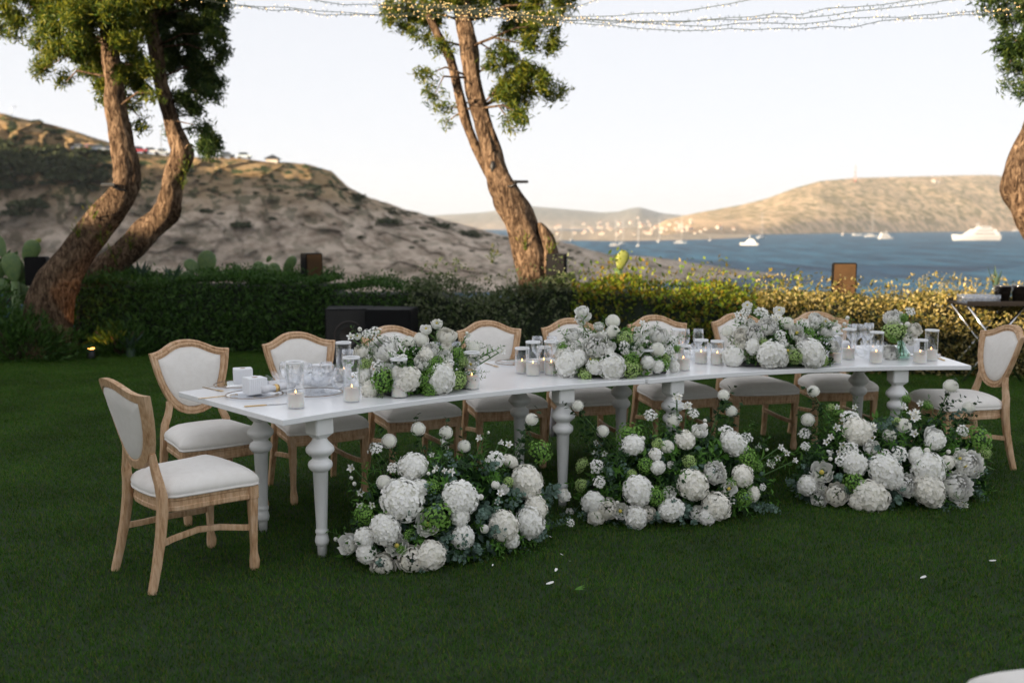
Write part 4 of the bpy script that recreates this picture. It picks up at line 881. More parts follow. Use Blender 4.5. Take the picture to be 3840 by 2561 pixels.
for i, (x, y, k, rx, ry) in enumerate([(1040, 1462, 0, .2, -.3), (1085, 1452, 1, -.4, .2), (1130, 1470, 2, .3, .3), (1175, 1452, 0, -.2, -.4), (1215, 1462, 1, .5, .1), (1110, 1425, 0, .2, .2), (1210, 1430, 1, .1, -.5)]):
    q = G(x, y, TOP); rx *= .5; ry *= .5; put('glass_bowl', RUF[k], q, i * 1.3, 'clear wavy edged glass bowl in the heap of glassware by the first candle', 'bowl', 'wavy glass bowls', .012 + .012 * (i % 3), rx, ry)
for i, (x, y, rx, ry) in enumerate([(1075, 1440, 0, 0), (1150, 1446, 0, 0), (1195, 1470, 0, 0), (1120, 1450, 1.35, 0), (1225, 1440, 0, 0), (1240, 1458, 1.4, .5), (1090, 1468, 1.38, 2.2)]):
    q = G(x, y, TOP); put('wine_glass', WGLASS, q, ry, 'clear stemmed wine glass in the heap of glassware by the first candle', 'glass', 'clear glasses on the table', .034 if rx else 0, rx).scale = (1.05, 1.05, .62 if not rx else .9)
WHO = ['before the second chair on the back', 'behind the first centrepiece', 'on the bare stretch of table', 'behind the middle centrepiece', 'before the chair by the table seam', 'behind the left half of the right centrepiece', 'behind the right end of the right centrepiece']
for i, (mod, dg) in enumerate([(0, 128.5), (0, 122.0), (0, 114.8), (1, 119.0), (1, 111.5), (1, 104.2), (1, 96.5)]):
    q = table_pt(mod, dg, TW - .20); r = math.radians(dg) + PI / 2
    w_ = WHO[i]; u = Vector((math.cos(r), math.sin(r), 0)); n_ = Vector((math.cos(r + PI / 2), math.sin(r + PI / 2), 0))
    put('charger_plate', PLATE, q, 0, 'glass charger plate with gold rim ' + w_, 'plate', 'glass charger plates')
    if i in (0, 5, 6): put('favour_box', BOX, q + u * .02, r + .2, 'white slatted card box ' + w_, 'box', 'white favour boxes', .012)
    if i != 2: napkin(q - u * .09, r + 1.2, 'grey white napkin in a gold ring ' + w_)
    put('fork', FORK, q + u * .19, r + PI / 2, 'thin gold fork ' + w_, 'fork', 'gold cutlery'); put('knife', KNIFE, q - u * .19, r + PI / 2, 'gold handled knife ' + w_, 'knife', 'gold cutlery')
    for k in range(2): put('wine_glass', WGLASS, q + n_ * (.24 + .03 * k) - u * (.02 + .09 * k), 0, 'clear stemmed wine glass ' + w_, 'glass', 'clear glasses on the table')
    if i != 2:
        for k in range(3): put('glass_bowl', RUF[k], q + n_ * (.13 + .10 * (k % 2)) + u * (-.22 + .15 * k), k * 2.0, 'clear wavy edged glass bowl ' + w_, 'bowl', 'wavy glass bowls', .004, rng.normal(0, .25), rng.normal(0, .25))
put('charger_plate', PLATE, G(3440, 1332, TOP), 0, 'glass charger plate with gold rim at the right end of the table', 'plate', 'glass charger plates'); put('favour_box', BOX, G(3407, 1330, TOP), .2, 'white slatted card box behind the glass vase', 'box', 'white favour boxes', .012)
put('knife', KNIFE, G(3520, 1345, TOP), 1.5, 'gold handled knife at the right end of the table', 'knife', 'gold cutlery')
for i, (x, y, k) in enumerate([(3230, 1338, 0), (3270, 1330, 1), (3245, 1352, 2), (3320, 1340, 1)]): put('glass_bowl', RUF[k], G(x, y, TOP), i * 2.1, 'clear wavy edged glass bowl in front of the last back chair', 'bowl', 'wavy glass bowls', .01, .3 * math.sin(i * 3), .3 * math.cos(i * 2))
for i, (x, y) in enumerate([(3210, 1322), (3255, 1318)]): put('wine_glass', WGLASS, G(x, y, TOP), 0, 'clear stemmed wine glass left of the vase', 'glass', 'clear glasses on the table')
for i, (x, y) in enumerate([(2610, 1352), (2660, 1350), (2700, 1356), (2590, 1362)]): put('glass_bowl', RUF[i % 3], G(x, y - 8, TOP), i * 2.1, 'clear wavy edged glass bowl behind the two candles by the right centrepiece', 'bowl', 'wavy glass bowls', .01, .3 * math.sin(i * 3), .3 * math.cos(i * 2))

# ------------------------------------------------------------------ flowers (unit size, facing +z)
def fib(n, zmin=-1.0):
    i = np.arange(n) + .5; z = 1 - (1 - zmin) * i / n; r = np.sqrt(1 - z * z); t = PI * (1 + 5 ** .5) * i
    return np.stack([r * np.cos(t), r * np.sin(t), z], 1)
def frame(n):
    n = Vector(n).normalized(); a = Vector((0, 0, 1)) if abs(n.z) < .9 else Vector((1, 0, 0)); u = n.cross(a).normalized(); return u, n.cross(u), n
def petal(b, o, d, up, L, W, cup=.3, mi=0, ruff=.0, rows=(0, .45, .8, 1.0), wid=(.35, 1.0, .95, .55)):
    """one cupped petal from o along d, its face towards up"""
    s = d.cross(up).normalized(); up = s.cross(d).normalized(); vs = []
    for f, w in zip(rows, wid):
        c = o + d * (L * f) + up * (L * cup * f * f)
        for k in (-1, 0, 1): vs.append(c + s * (k * W * w / 2) + up * (abs(k) * W * .16 * w + rng.normal(0, ruff) * L * f - (.0 if k else .0)))
    fs = [(r * 3 + k, r * 3 + k + 1, r * 3 + k + 4, r * 3 + k + 3) for r in range(len(rows) - 1) for k in (0, 1)]
    b.add(vs, fs, mi)
def ball(b, r, mi, c=(0, 0, 0), n=10): b.lathe([(max(.001, r * math.sin(PI * i / 6)), -r * math.cos(PI * i / 6)) for i in range(7)], n, c, mi)
def floret_ball(name, n, fr, mats, zmin=-.75, lump=.12, core=.86, sq=(1, 1, .88), pet=4):
    b = MB(); ball(b, core, 1)
    for p in fib(n, zmin):
        p = Vector(p) * (1 + rng.normal(0, .035) + lump * noise.noise(Vector(p) * 2.2 + Vector((n, 0, 0)))); u, v, w = frame(Vector(p) + Vector(rng.normal(0, .27, 3))); a0 = rng.uniform(0, PI)
        for k in range(pet):
            a = a0 + 2 * PI * k / pet; d = (u * math.cos(a) + v * math.sin(a)); s = w.cross(d); r = fr * rng.uniform(.85, 1.15); h = rng.uniform(-.10, .08)
            o = p + w * .01; vs = [o, o + d * r * .55 + s * r * .52 + w * r * (.10 + h), o + d * r * 1.08 + w * r * h, o + d * r * .55 - s * r * .52 + w * r * (.10 + h)]
            b.add(vs, [(0, 1, 2, 3)], 0, False)
    b.v = [(x * sq[0], y * sq[1], z * sq[2]) for x, y, z in b.v]
    return b.mesh(name, mats)
FL = {}
FL['hydrangea'] = [floret_ball('hydrangea', 250, .15, [M_petal, M_wcore], lump=.13, core=.93), floret_ball('hydrangea', 220, .165, [M_petalc, M_wcore], lump=.16, core=.92), floret_ball('hydrangea', 270, .145, [M_petal, M_wcore], lump=.14, core=.93)]
FL['viburnum'] = [floret_ball('green_viburnum', 150, .15, [M_lime, M_core], lump=.4, core=.72), floret_ball('green_viburnum', 140, .15, [M_limed, M_core], lump=.5, core=.66)]
def pompon():
    b = MB(); ball(b, .9, 1, n=14)
    for p in fib(250, -.8):
        p = Vector(p) * rng.uniform(.95, 1.06); u, v, w = frame(p); d = (Vector((0, 0, 1)) - w * w.z); d = d.normalized() if d.length > .05 else u
        d = (d * .75 + w * .65).normalized(); s = d.cross(w).normalized(); o = p * .88; L = .30; W = .19
        b.add([o - s * W * .3, o + d * L * .7 - s * W * .55 + w * .03, o + d * L + w * .01, o + d * L * .7 + s * W * .55 + w * .03], [(0, 1, 2, 3)], 0, True)
    b.v = [(x, y, z * .92) for x, y, z in b.v]; return b.mesh('pompon_bloom', [M_petal, M_wcore])
FL['pompon'] = [pompon()]
def peony(layers, mats, name, center=True, ruff=.03):
    b = MB()
    for (n, tilt, L, W, cup, zo) in layers:
        a0 = rng.uniform(0, PI)
        for k in range(n):
            a = a0 + 2 * PI * k / n + rng.normal(0, .12); t = tilt + rng.normal(0, .10); r = Vector((math.cos(a), math.sin(a), 0)); d = r * math.cos(t) + Vector((0, 0, math.sin(t))); up = Vector((0, 0, math.cos(t))) - r * math.sin(t)
            petal(b, r * .06 + Vector((0, 0, zo)), d, up, L * rng.uniform(.88, 1.08), W * rng.uniform(.9, 1.1), cup, 0, ruff)
    if center: ball(b, .12, 1, (0, 0, .12), 8)
    for k in range(5):
        a = 2 * PI * k / 5; r = Vector((math.cos(a), math.sin(a), 0)); petal(b, Vector((0, 0, -.18)), (r + Vector((0, 0, .1))).normalized(), Vector((0, 0, 1)), .5, .3, .3, 2)
    return b.mesh(name, mats)
def globe(layers, mats, name, ruff=.05, center=0):
    """petals wrapped in layers round a globe: (count, radius, reach from the base in degrees, width, how far the tips open)"""
    b = MB()
    for (n, R, reach, W, opn) in layers:
        a0 = rng.uniform(0, PI)
        for k in range(n):
            az = a0 + 2 * PI * k / n + rng.normal(0, .10); rr = R * rng.uniform(.94, 1.06); vs = []; rows = 5; ph = rng.uniform(0, 6)
            for i in range(rows):
                f = i / (rows - 1); th = math.radians(20 + (reach * rng.uniform(.97, 1.03) - 20) * f); w = W * (.35 + .65 * min(1, f * 1.7)) * (1 if f < .8 else .72)
                for c in (-1, -.4, .4, 1):
                    a_ = az + c * w * .5 / max(.35, math.sin(th)) ; r2 = rr * (1 + opn * f ** 3) * (1 + ruff * f * math.sin(ph + c * 3.1) + .06 * abs(c))
                    vs.append((r2 * math.sin(th) * math.cos(a_), r2 * math.sin(th) * math.sin(a_), -r2 * math.cos(th)))
            b.add(vs, [(i * 4 + c, i * 4 + c + 1, i * 4 + c + 5, i * 4 + c + 4) for i in range(rows - 1) for c in range(3)], 0)
    if center: ball(b, center, 1, (0, 0, .25), 8)
    for k in range(5):
        a = 2 * PI * k / 5; r = Vector((math.cos(a), math.sin(a), 0)); petal(b, Vector((0, 0, -.9)), (r + Vector((0, 0, .25))).normalized(), Vector((0, 0, 1)), .7, .4, .4, 2)
    return b.mesh(name, mats)
PM = [M_petalc, M_yellow, M_green]; PW = [M_petal, M_yellow, M_green]
FL['peony'] = [globe([(7, 1.0, 100, .95, .12), (7, .90, 122, .85, .02), (7, .78, 138, .75, 0), (6, .64, 150, .6, 0), (5, .48, 160, .5, 0)], PM, 'peony_bloom', .07),
               globe([(10, 1.02, 96, .62, .15), (11, .95, 112, .55, .08), (11, .86, 126, .5, .03), (10, .74, 140, .44, 0), (8, .6, 152, .4, 0), (6, .45, 162, .36, 0)], PW, 'peony_bloom', .08)]
FL['rose'] = [globe([(5, 1.0, 102, 1.1, .14), (5, .84, 122, .95, .03), (5, .66, 138, .8, .02), (4, .46, 150, .7, 0)], PW, 'rose_bloom', .05),
              globe([(5, 1.0, 108, 1.15, .22), (5, .86, 118, 1.0, .14), (5, .66, 126, .8, .1)], PW, 'rose_bloom', .09, .26)]
def phlox():
    b = MB()
    for p in fib(26, .1):
        p = Vector(p) * rng.uniform(.75, 1.1); u, v, w = frame(p * .7 + Vector((0, 0, .5)) + Vector(rng.normal(0, .25, 3))); a0 = rng.uniform(0, 2)
        for k in range(5):
            a = a0 + 2 * PI * k / 5; d = u * math.cos(a) + v * math.sin(a); s = w.cross(d); r = .27
            b.add([p, p + d * r * .6 + s * r * .38 + w * .03, p + d * r, p + d * r * .6 - s * r * .38 + w * .03], [(0, 1, 2, 3)], 0, False)
        b.tube([Vector((0, 0, -.7)), p * .55, p], [.03, .02, .02], 3, 1, False)
    for k in range(16):
        a = rng.uniform(0, 2 * PI); r = Vector((math.cos(a), math.sin(a), rng.uniform(-.3, .4))); petal(b, r * .3 + Vector((0, 0, -.2)), r.normalized(), Vector((0, 0, 1)), .7, .26, .0, 2, 0, (0, .5, 1), (.2, 1, .05))
    return b.mesh('phlox_cluster', [M_petal, M_stem, M_green])
FL['phlox'] = [phlox(), phlox()]
def bell():
    b = MB(); b.lathe([(.0, -.8), (.25, -.75), (.42, -.3), (.48, .2), (.58, .45)], 10)
    for k in range(5):
        a = 2 * PI * k / 5; r = Vector((math.cos(a), math.sin(a), 0)); petal(b, r * .52 + Vector((0, 0, .4)), (r * .8 + Vector((0, 0, .5))).normalized(), Vector((0, 0, 1)) - r * .3, .55, .62, -.2, 0, 0, (0, .5, 1), (.9, .8, .08))
    ball(b, .14, 1, (0, 0, .0), 6)
    for k in range(5):
        a = 2 * PI * k / 5 + .3; r = Vector((math.cos(a), math.sin(a), 0)); petal(b, Vector((0, 0, -.85)), (r * .5 + Vector((0, 0, .9))).normalized(), r, .6, .2, .1, 2, 0, (0, .5, 1), (.4, 1, .05))
    return b.mesh('bell_flower', [M_petal, M_yellow, M_green])
FL['bell'] = [bell()]
def freesia():
    b = MB()
    for j in range(4):
        c = Vector((math.cos(j * 1.7) * .45, math.sin(j * 1.7) * .45, rng.uniform(-.1, .4))); ax = (c + Vector((0, 0, .9))).normalized(); u, v, w = frame(ax)
        for k in range(6):
            a = 2 * PI * k / 6; r = u * math.cos(a) + v * math.sin(a); petal(b, c - w * .35, (w * .85 + r * .55).normalized(), (w * .3 - r).normalized(), .85, .36, -.22, 0, .02)
        ball(b, .09, 1, c + w * .05, 6)
    b.tube([(0, 0, -1), (0, 0, -.3)], .05, 5, 2)
    return b.mesh('freesia_bloom', [M_petal, M_yellow, M_stem])
FL['freesia'] = [freesia()]
def bud():
    b = MB(); b.lathe([(0.001, -.9), (.5, -.75), (.85, -.2), (.8, .35), (.45, .8), (.001, .95)], 10)
    for k in range(5):
        a = 2 * PI * k / 5; r = Vector((math.cos(a), math.sin(a), 0)); petal(b, r * .1 + Vector((0, 0, -.95)), (r + Vector((0, 0, .35))).normalized(), Vector((0, 0, 1)) - r * .5, 1.1, .6, .6, 1)
    return b.mesh('flower_bud', [M_petalc, M_green])
FL['bud'] = [bud()]
def sprig_mesh(name, leafm, n, L, W, curve, rnd=False, wob=.5, lobes=False):
    """a leafy stem of unit length along +z"""
    b = MB(); P = [Vector((curve * f * f, 0, f)) for f in (0, .25, .5, .75, 1)]; b.tube(P, [.012, .010, .009, .007, .004], 4, 1, False)
    for i in range(n):
        f = .12 + .88 * i / (n - 1); c = Vector((curve * f * f, 0, f)); t = Vector((2 * curve * f, 0, 1)).normalized(); a = i * 2.4 + rng.normal(0, .3); u, v, w = frame(t); r = u * math.cos(a) + v * math.sin(a); d = (r + t * wob + Vector(rng.normal(0, .15, 3))).normalized(); up = (t - d * t.dot(d) + Vector(rng.normal(0, .3, 3))).normalized(); k = (1.05 - .45 * f) * rng.uniform(.8, 1.15)
        if rnd:
            s = d.cross(up).normalized(); up2 = s.cross(d); cc = c + d * L * k * .62; b.add([cc + (d * math.cos(q) * L * k * .5 + s * math.sin(q) * W * k * .5) + up2 * (.03 * math.cos(2 * q)) for q in [2 * PI * z / 8 for z in range(8)]], [tuple(range(8))], 0, False)
        elif lobes:
            for ang, ll in ((0, 1), (.7, .7), (-.7, .7), (1.25, .42), (-1.25, .42)):
                s = d.cross(up).normalized(); dd = d * math.cos(ang) + s * math.sin(ang); petal(b, c + d * L * k * .25, dd, up, L * k * ll * .75, W * k, -.15, 0, 0, (0, .55, 1), (.4, 1, .1))
            petal(b, c, d, up, L * k * .35, W * .5 * k, 0, 0, 0, (0, .5, 1), (.3, .6, 1))
        else: petal(b, c, d, up, L * k, W * k, -.12, 0, 0, (0, .5, 1), (.25, 1, .06))
    return b.mesh(name, [leafm, M_stem])
SP = {'euc': [sprig_mesh('eucalyptus_sprig', M_euc, 18, .20, .185, .25, True, .3), sprig_mesh('eucalyptus_sprig', M_euc, 20, .17, .16, -.3, True, .4)],
      'dark': [sprig_mesh('chrysanthemum_leaves', M_dkleaf, 8, .34, .10, .12, False, .5, True), sprig_mesh('chrysanthemum_leaves', M_dkleaf, 9, .30, .09, -.15, False, .6, True)],
      'green': [sprig_mesh('leaf_sprig', M_green, 16, .24, .075, .15), sprig_mesh('leaf_sprig', M_green, 14, .28, .085, -.2)],
      'varieg': [sprig_mesh('variegated_sprig', M_varieg, 18, .22, .07, .2, False, .7), sprig_mesh('variegated_sprig', M_varieg, 16, .2, .07, -.1, False, .7)]}
KIND = {'h': 'hydrangea', 'p': 'pompon', 'e': 'peony', 'r': 'rose', 'x': 'phlox', 'b': 'bell', 'f': 'freesia', 'g': 'viburnum', 'd': 'bud'}
class Arr:
    def __init__(s, label, cat, c, ax, ang, org, scale, group, name='flower_arrangement'):
        s.c = Vector(c); s.ax = ax; s.R = Matrix.Rotation(ang, 3, 'Z'); s.Ri = s.R.inverted(); s.org = org; s.s = scale
        s.root = empty(name, s.c); tag(s.root, label, cat, group)
    def P(s, x, y): return s.org[0] + x / s.s, s.org[1] + y / s.s
    def hit(s, px, py):
        """where the line of sight meets the front of the mound (its nearest point if it misses), and the outward direction there"""
        r = ray(px, py).normalized(); o = Vector((0, 0, CAM_H)); iv = Vector((1 / s.ax[0], 1 / s.ax[1], 1 / s.ax[2]))
        m = lambda v: Vector((v.x * iv.x, v.y * iv.y, v.z * iv.z))
        a = m(s.Ri @ (o - s.c)); b = m(s.Ri @ r); A2 = b.dot(b); B = a.dot(b); Cc = a.dot(a) - 1; D = B * B - A2 * Cc
        t = (-B - math.sqrt(D)) / A2 if D > 0 else -B / A2
        p = o + r * t; q = s.Ri @ (p - s.c); n = s.R @ Vector((q.x * iv.x ** 2, q.y * iv.y ** 2, q.z * iv.z ** 2)); return p, n.normalized(), t
    def obj(s, name, me, p, n, size, roll=None, lift=0, parent=None):
        o = link(name, me, s.root); o.rotation_mode = 'QUATERNION'; o.location = p + n * lift - s.c
        o.rotation_quaternion = n.to_track_quat('Z', 'Y') @ Matrix.Rotation(rng.uniform(0, 6.28) if roll is None else roll, 3, 'Z').to_quaternion(); o.scale = (size,) * 3; return o
    def bloom(s, k, x, y, rpx, stem=None, face=None, back=0):
        px, py = s.P(x, y); p, n, t = s.hit(px, py); p = p - ray(px, py).normalized() * back; depth = p.y * math.cos(TILT) + (CAM_H - p.z) * math.sin(TILT); r = rpx / s.s * depth / FPX
        if p.z - r * .5 < s.c.z: p.z = s.c.z + r * .6
        kind = KIND[k]; mes = FL[kind]; me = mes[int(rng.integers(0, len(mes)))]
        if kind == 'viburnum' and face == 'dark': me = mes[1]; face = None
        n2 = n
        if kind in ('pompon',): n2 = (n * .35 + Vector((0, -.55, .75))).normalized()
        if kind in ('rose', 'peony', 'freesia', 'phlox'): n2 = (n * .6 + Vector((0, -.6, .35))).normalized()
        if kind == 'bell': n2 = (n * .5 + Vector((rng.normal(0, .6), -.7, rng.normal(0, .4)))).normalized()
        if kind == 'bud': n2 = (n * .6 + Vector((0, -.2, .5))).normalized()
        if face is not None: n2 = Vector(face).normalized()
        sz = {'hydrangea': 1.0, 'pompon': 1.0, 'peony': 1.0, 'rose': 1.05, 'phlox': 1.0, 'bell': 1.15, 'freesia': 1.0, 'viburnum': 1.0, 'bud': .9}[kind] * r
        o = s.obj(me.name, me, p, n2, sz)
        if kind in ('hydrangea', 'viburnum'): o.scale = (sz * rng.uniform(.92, 1.18), sz * rng.uniform(.88, 1.1), sz * rng.uniform(.9, 1.1))
        if stem or k in 'pbfx':
            b = MB(); st = s.c + (p - s.c) * (.25 if not stem else .35); st.z = max(s.c.z + .02, st.z * .9 + s.c.z * .1 - (.05 if stem else 0)); md = st.lerp(p, .6) + Vector((0, 0, -.01)); b.tube([st - p, md - p, -n2 * sz * .7], [.0042, .004, .0036], 5, 0, False)
            so = b.build('stem', M_stem, o); so.matrix_parent_inverse = Matrix.Identity(4)
            q = o.rotation_quaternion.inverted(); so.rotation_mode = 'QUATERNION'; so.rotation_quaternion = q; so.scale = (1 / sz,) * 3
            if stem:
                L = (p - st).length
                for f, kk in ((.86, .30), (.62, .34), (.35, .30)):
                    if L > .12 or f > .6: sp = s.obj('chrysanthemum_leaves', SP['dark'][int(rng.integers(0, 2))], st.lerp(p, f) - Vector((0, 0, .05)), (p - st).normalized(), kk * .62)
    def sprig(s, k, x, y, size, d=None, back=.02):
        px, py = s.P(x, y); p, n, t = s.hit(px, py); d = Vector(d) if d is not None else (n + Vector(rng.normal(0, .5, 3)) + Vector((0, -.2, .1)))
        d.normalize(); me = SP[k][int(rng.integers(0, 2))]; st = p - d * size * .55 - n * back
        st.z = max(st.z, s.c.z + .015); o = s.obj(me.name, me, st, d, size); return o
    def fill(s, n, leaf, m, depth=(.55, .95), name='foliage', zmin=0.0):
        d = rnd_dirs(n); d[:, 2] = np.abs(d[:, 2]); rad = rng.uniform(*depth, (n, 1)); L = d * rad * np.array(s.ax); nrm = unit(d / np.array(s.ax)); Rm = np.array(s.R)
        cs = L @ Rm.T; nn = nrm @ Rm.T; cs[:, 2] = np.maximum(cs[:, 2], zmin); sz = rng.uniform(.6, 1.3, n)
        f = link(name, leaf_mesh(name, cs, unit(nn + rnd_dirs(n) * 1.1), unit(nn + rnd_dirs(n)), leaf[0] * sz, leaf[1] * sz, m), s.root); f['kind'] = 'stuff'
    def core(s, k=.55):
        b = MB(); vs = []; n = 20
        for i in range(6):
            a = PI / 2 * i / 5
            for j in range(n): q = s.R @ Vector((math.cos(a) * math.cos(2 * PI * j / n) * s.ax[0] * k, math.cos(a) * math.sin(2 * PI * j / n) * s.ax[1] * k, math.sin(a) * s.ax[2] * k + .002)); vs.append(q)
        b.add(vs, [(i * n + j, i * n + (j + 1) % n, (i + 1) * n + (j + 1) % n, (i + 1) * n + j) for i in range(5) for j in range(n)]); b.build('flower_foam', M_core, s.root)
    def greens(s, kinds, n, span, yspan, size):
        for i in range(n):
            x = rng.uniform(*span); y = rng.uniform(*yspan); px, py = s.P(x, y); p, nn, t = s.hit(px, py)
            s.sprig(kinds[i % len(kinds)], x, y, rng.uniform(*size), nn + Vector(rng.normal(0, .55, 3)) + Vector((0, -.1, .15)), back=.035)
    def scatter(s, kinds, n, span, yspan, r):
        for i in range(n):
            k = kinds[i % len(kinds)]; x = rng.uniform(*span); y = rng.uniform(*yspan)
            if k in SP: s.sprig(k, x, y, r * rng.uniform(.8, 1.3))
            else: s.bloom(k, x, y, r * rng.uniform(.8, 1.2), back=-.03)
GRP_F = 'white and green flower mounds on the lawn'; GRP_T = 'white and green centrepieces on the table'
# --- mound 1, on the grass at the left
a = Arr('large white and green flower mound on the grass nearest the camera, left of three', 'flower arrangement', (-.33, 5.02, 0), (.60, .36, .50), .50, (1200, 1500), 2.091, GRP_F)
a.core(.62); a.fill(1500, (.075, .03), M_dkleaf, (.5, .9)); a.fill(900, (.06, .02), M_green, (.6, .98))
for k, x, y, r in [('h', 640, 785, 148), ('h', 730, 520, 115), ('h', 1100, 765, 130), ('h', 1620, 640, 132), ('h', 1690, 850, 90), ('h', 1440, 985, 115), ('h', 1650, 960, 112), ('h', 510, 1010, 112), ('h', 350, 1080, 80), ('h', 365, 1200, 82), ('h', 870, 1215, 110), ('h', 1120, 1075, 90), ('h', 780, 690, 70), ('h', 1500, 1090, 70), ('h', 1100, 910, 70), ('h', 1490, 480, 60),
                   ('r', 220, 1130, 72), ('e', 490, 1295, 92), ('e', 720, 1255, 108), ('r', 605, 1140, 72), ('r', 840, 975, 78), ('d', 1375, 665, 46), ('d', 1290, 1010, 48), ('d', 1260, 760, 32), ('r', 1920, 745, 44), ('r', 1440, 700, 36), ('x', 440, 390, 62), ('x', 1370, 470, 72), ('x', 580, 540, 50), ('x', 1960, 960, 34),
                   ('b', 250, 535, 32), ('b', 320, 722, 30), ('b', 320, 822, 30), ('b', 410, 820, 27), ('b', 965, 325, 34), ('b', 1020, 563, 32), ('b', 915, 535, 24), ('b', 1480, 355, 30), ('b', 1415, 335, 24), ('b', 1255, 300, 28), ('b', 1410, 735, 30), ('b', 970, 555, 24), ('b', 1390, 790, 26), ('b', 880, 435, 22), ('b', 1000, 375, 20), ('d', 850, 575, 20), ('d', 890, 560, 20), ('d', 245, 610, 20), ('d', 270, 655, 22), ('d', 125, 1090, 24), ('d', 1320, 255, 16),
                   ('g', 350, 895, 72), ('g', 915, 925, 118), ('g', 1720, 410, 92), ('g', 880, 680, 58), ('g', 1065, 755, 58), ('g', 1480, 640, 40), ('g', 640, 1175, 40), ('g', 700, 1060, 50)]: a.bloom(k, x, y, r, face='dark' if k == 'g' and r > 60 else None)
for x, y, r in [(770, 228, 54), (540, 322, 56), (988, 255, 50), (1130, 362, 48), (1660, 152, 47)]: a.bloom('p', x, y, r, stem=True)
a.bloom('p', 500, 645, 55)
for x, y, s_ in [(1300, 880, .20), (1000, 1090, .20), (1130, 1230, .22), (1790, 690, .22), (1830, 830, .22), (720, 1370, .15), (470, 1400, .15), (1530, 800, .17), (1390, 920, .2), (1180, 1310, .18), (1640, 1090, .16), (1060, 1180, .2), (1250, 960, .18), (1340, 1010, .18), (1100, 660, .18), (1060, 480, .16), (950, 1130, .18), (1250, 1150, .18), (1800, 760, .2), (1900, 950, .14), (560, 1060, .16), (880, 860, .16)]: a.sprig('euc', x, y, s_)
for x, y, s_, d in [(1250, 330, .22, (0, -.1, 1)), (1310, 330, .2, (.2, 0, 1)), (340, 620, .24, (-.3, -.2, 1)), (310, 760, .2, (-.3, -.3, .8)), (1300, 480, .2, None), (850, 560, .2, None), (1000, 620, .2, None), (1370, 560, .2, None), (150, 1070, .18, (-1, -.2, .2)), (1350, 1130, .2, (.2, -1, .1)), (1540, 1150, .18, (.6, -.8, .05)), (1700, 1110, .14, (.5, -.6, .05)), (450, 450, .18, None), (960, 420, .22, (.1, 0, 1)), (1000, 340, .18, (0, 0, 1)), (880, 450, .2, (-.2, 0, 1)), (1470, 420, .2, (0, 0, 1))]: a.sprig('green', x, y, s_, d)
for x, y in [(600, 960), (480, 470), (790, 420), (900, 480), (1150, 470), (1600, 330), (1560, 420), (420, 1200), (1380, 1090), (960, 860), (700, 990), (1210, 720), (330, 1000), (1020, 700), (1620, 480)]: a.sprig('dark', x, y, rng.uniform(.14, .2))
a.greens(['euc', 'green', 'euc', 'green', 'dark'], 58, (300, 1850), (500, 1300), (.13, .2)); a.fill(260, (.05, .03), M_euc, (.78, .95)); a.fill(500, (.06, .02), M_dkleaf, (.72, .90))
# --- mound 2, under the middle of the table
a = Arr('large white and green flower mound on the grass below the table seam, middle of three', 'flower arrangement', (.97, 5.68, 0), (.66, .36, .50), .32, (2100, 1400), 2.412, GRP_F)
a.core(.62); a.fill(1500, (.075, .03), M_dkleaf, (.5, .9)); a.fill(900, (.06, .02), M_green, (.6, .98))
for k, x, y, r in [('h', 705, 1060, 132), ('h', 1200, 1005, 142), ('h', 1570, 640, 112), ('h', 1130, 600, 90), ('h', 660, 650, 95), ('h', 300, 1170, 105), ('h', 690, 1300, 100), ('h', 1010, 1230, 112), ('h', 1410, 1200, 122), ('h', 1650, 930, 100), ('h', 885, 850, 68), ('h', 1330, 1290, 80), ('h', 330, 1290, 75), ('h', 1750, 1090, 60), ('h', 860, 730, 50),
                   ('e', 425, 1220, 92), ('r', 545, 1245, 62), ('r', 1520, 1045, 62), ('r', 1240, 1262, 62), ('r', 985, 1080, 56), ('e', 1400, 895, 92), ('e', 800, 1265, 62), ('r', 1260, 520, 62), ('d', 1310, 475, 36), ('d', 1310, 430, 26), ('r', 1000, 830, 30), ('r', 90, 1350, 36), ('r', 40, 1120, 44), ('d', 520, 1165, 22),
                   ('x', 820, 395, 62), ('x', 1205, 372, 56), ('x', 1500, 530, 66), ('x', 340, 850, 68), ('x', 360, 985, 58), ('x', 650, 620, 60), ('x', 1690, 590, 50), ('x', 1830, 1030, 34), ('x', 870, 740, 55),
                   ('f', 1060, 222, 48), ('f', 1145, 300, 50), ('f', 1900, 820, 44), ('b', 1990, 670, 30), ('b', 2050, 722, 27), ('b', 2120, 790, 27), ('b', 1970, 760, 27), ('b', 320, 735, 32), ('b', 400, 720, 28), ('b', 1470, 1160, 30), ('b', 1435, 1100, 26), ('b', 1550, 1160, 30), ('b', 1790, 660, 28), ('b', 330, 630, 26), ('d', 1870, 690, 20), ('d', 750, 590, 30), ('d', 2030, 700, 20),
                   ('g', 620, 560, 112), ('g', 200, 830, 62), ('g', 885, 640, 52), ('g', 770, 830, 62), ('g', 1170, 795, 62), ('g', 1690, 760, 95), ('g', 1660, 1130, 82), ('g', 870, 1110, 82), ('g', 650, 910, 45), ('g', 190, 1010, 60), ('g', 1790, 835, 48), ('g', 1700, 1000, 40), ('g', 1570, 1000, 30)]: a.bloom(k, x, y, r, face='dark' if k == 'g' and r > 75 else None)
for x, y, r in [(160, 295, 50), (385, 522, 54), (1020, 430, 58), (1480, 198, 50), (1550, 343, 50)]: a.bloom('p', x, y, r, stem=True)
a.bloom('p', 970, 662, 56)
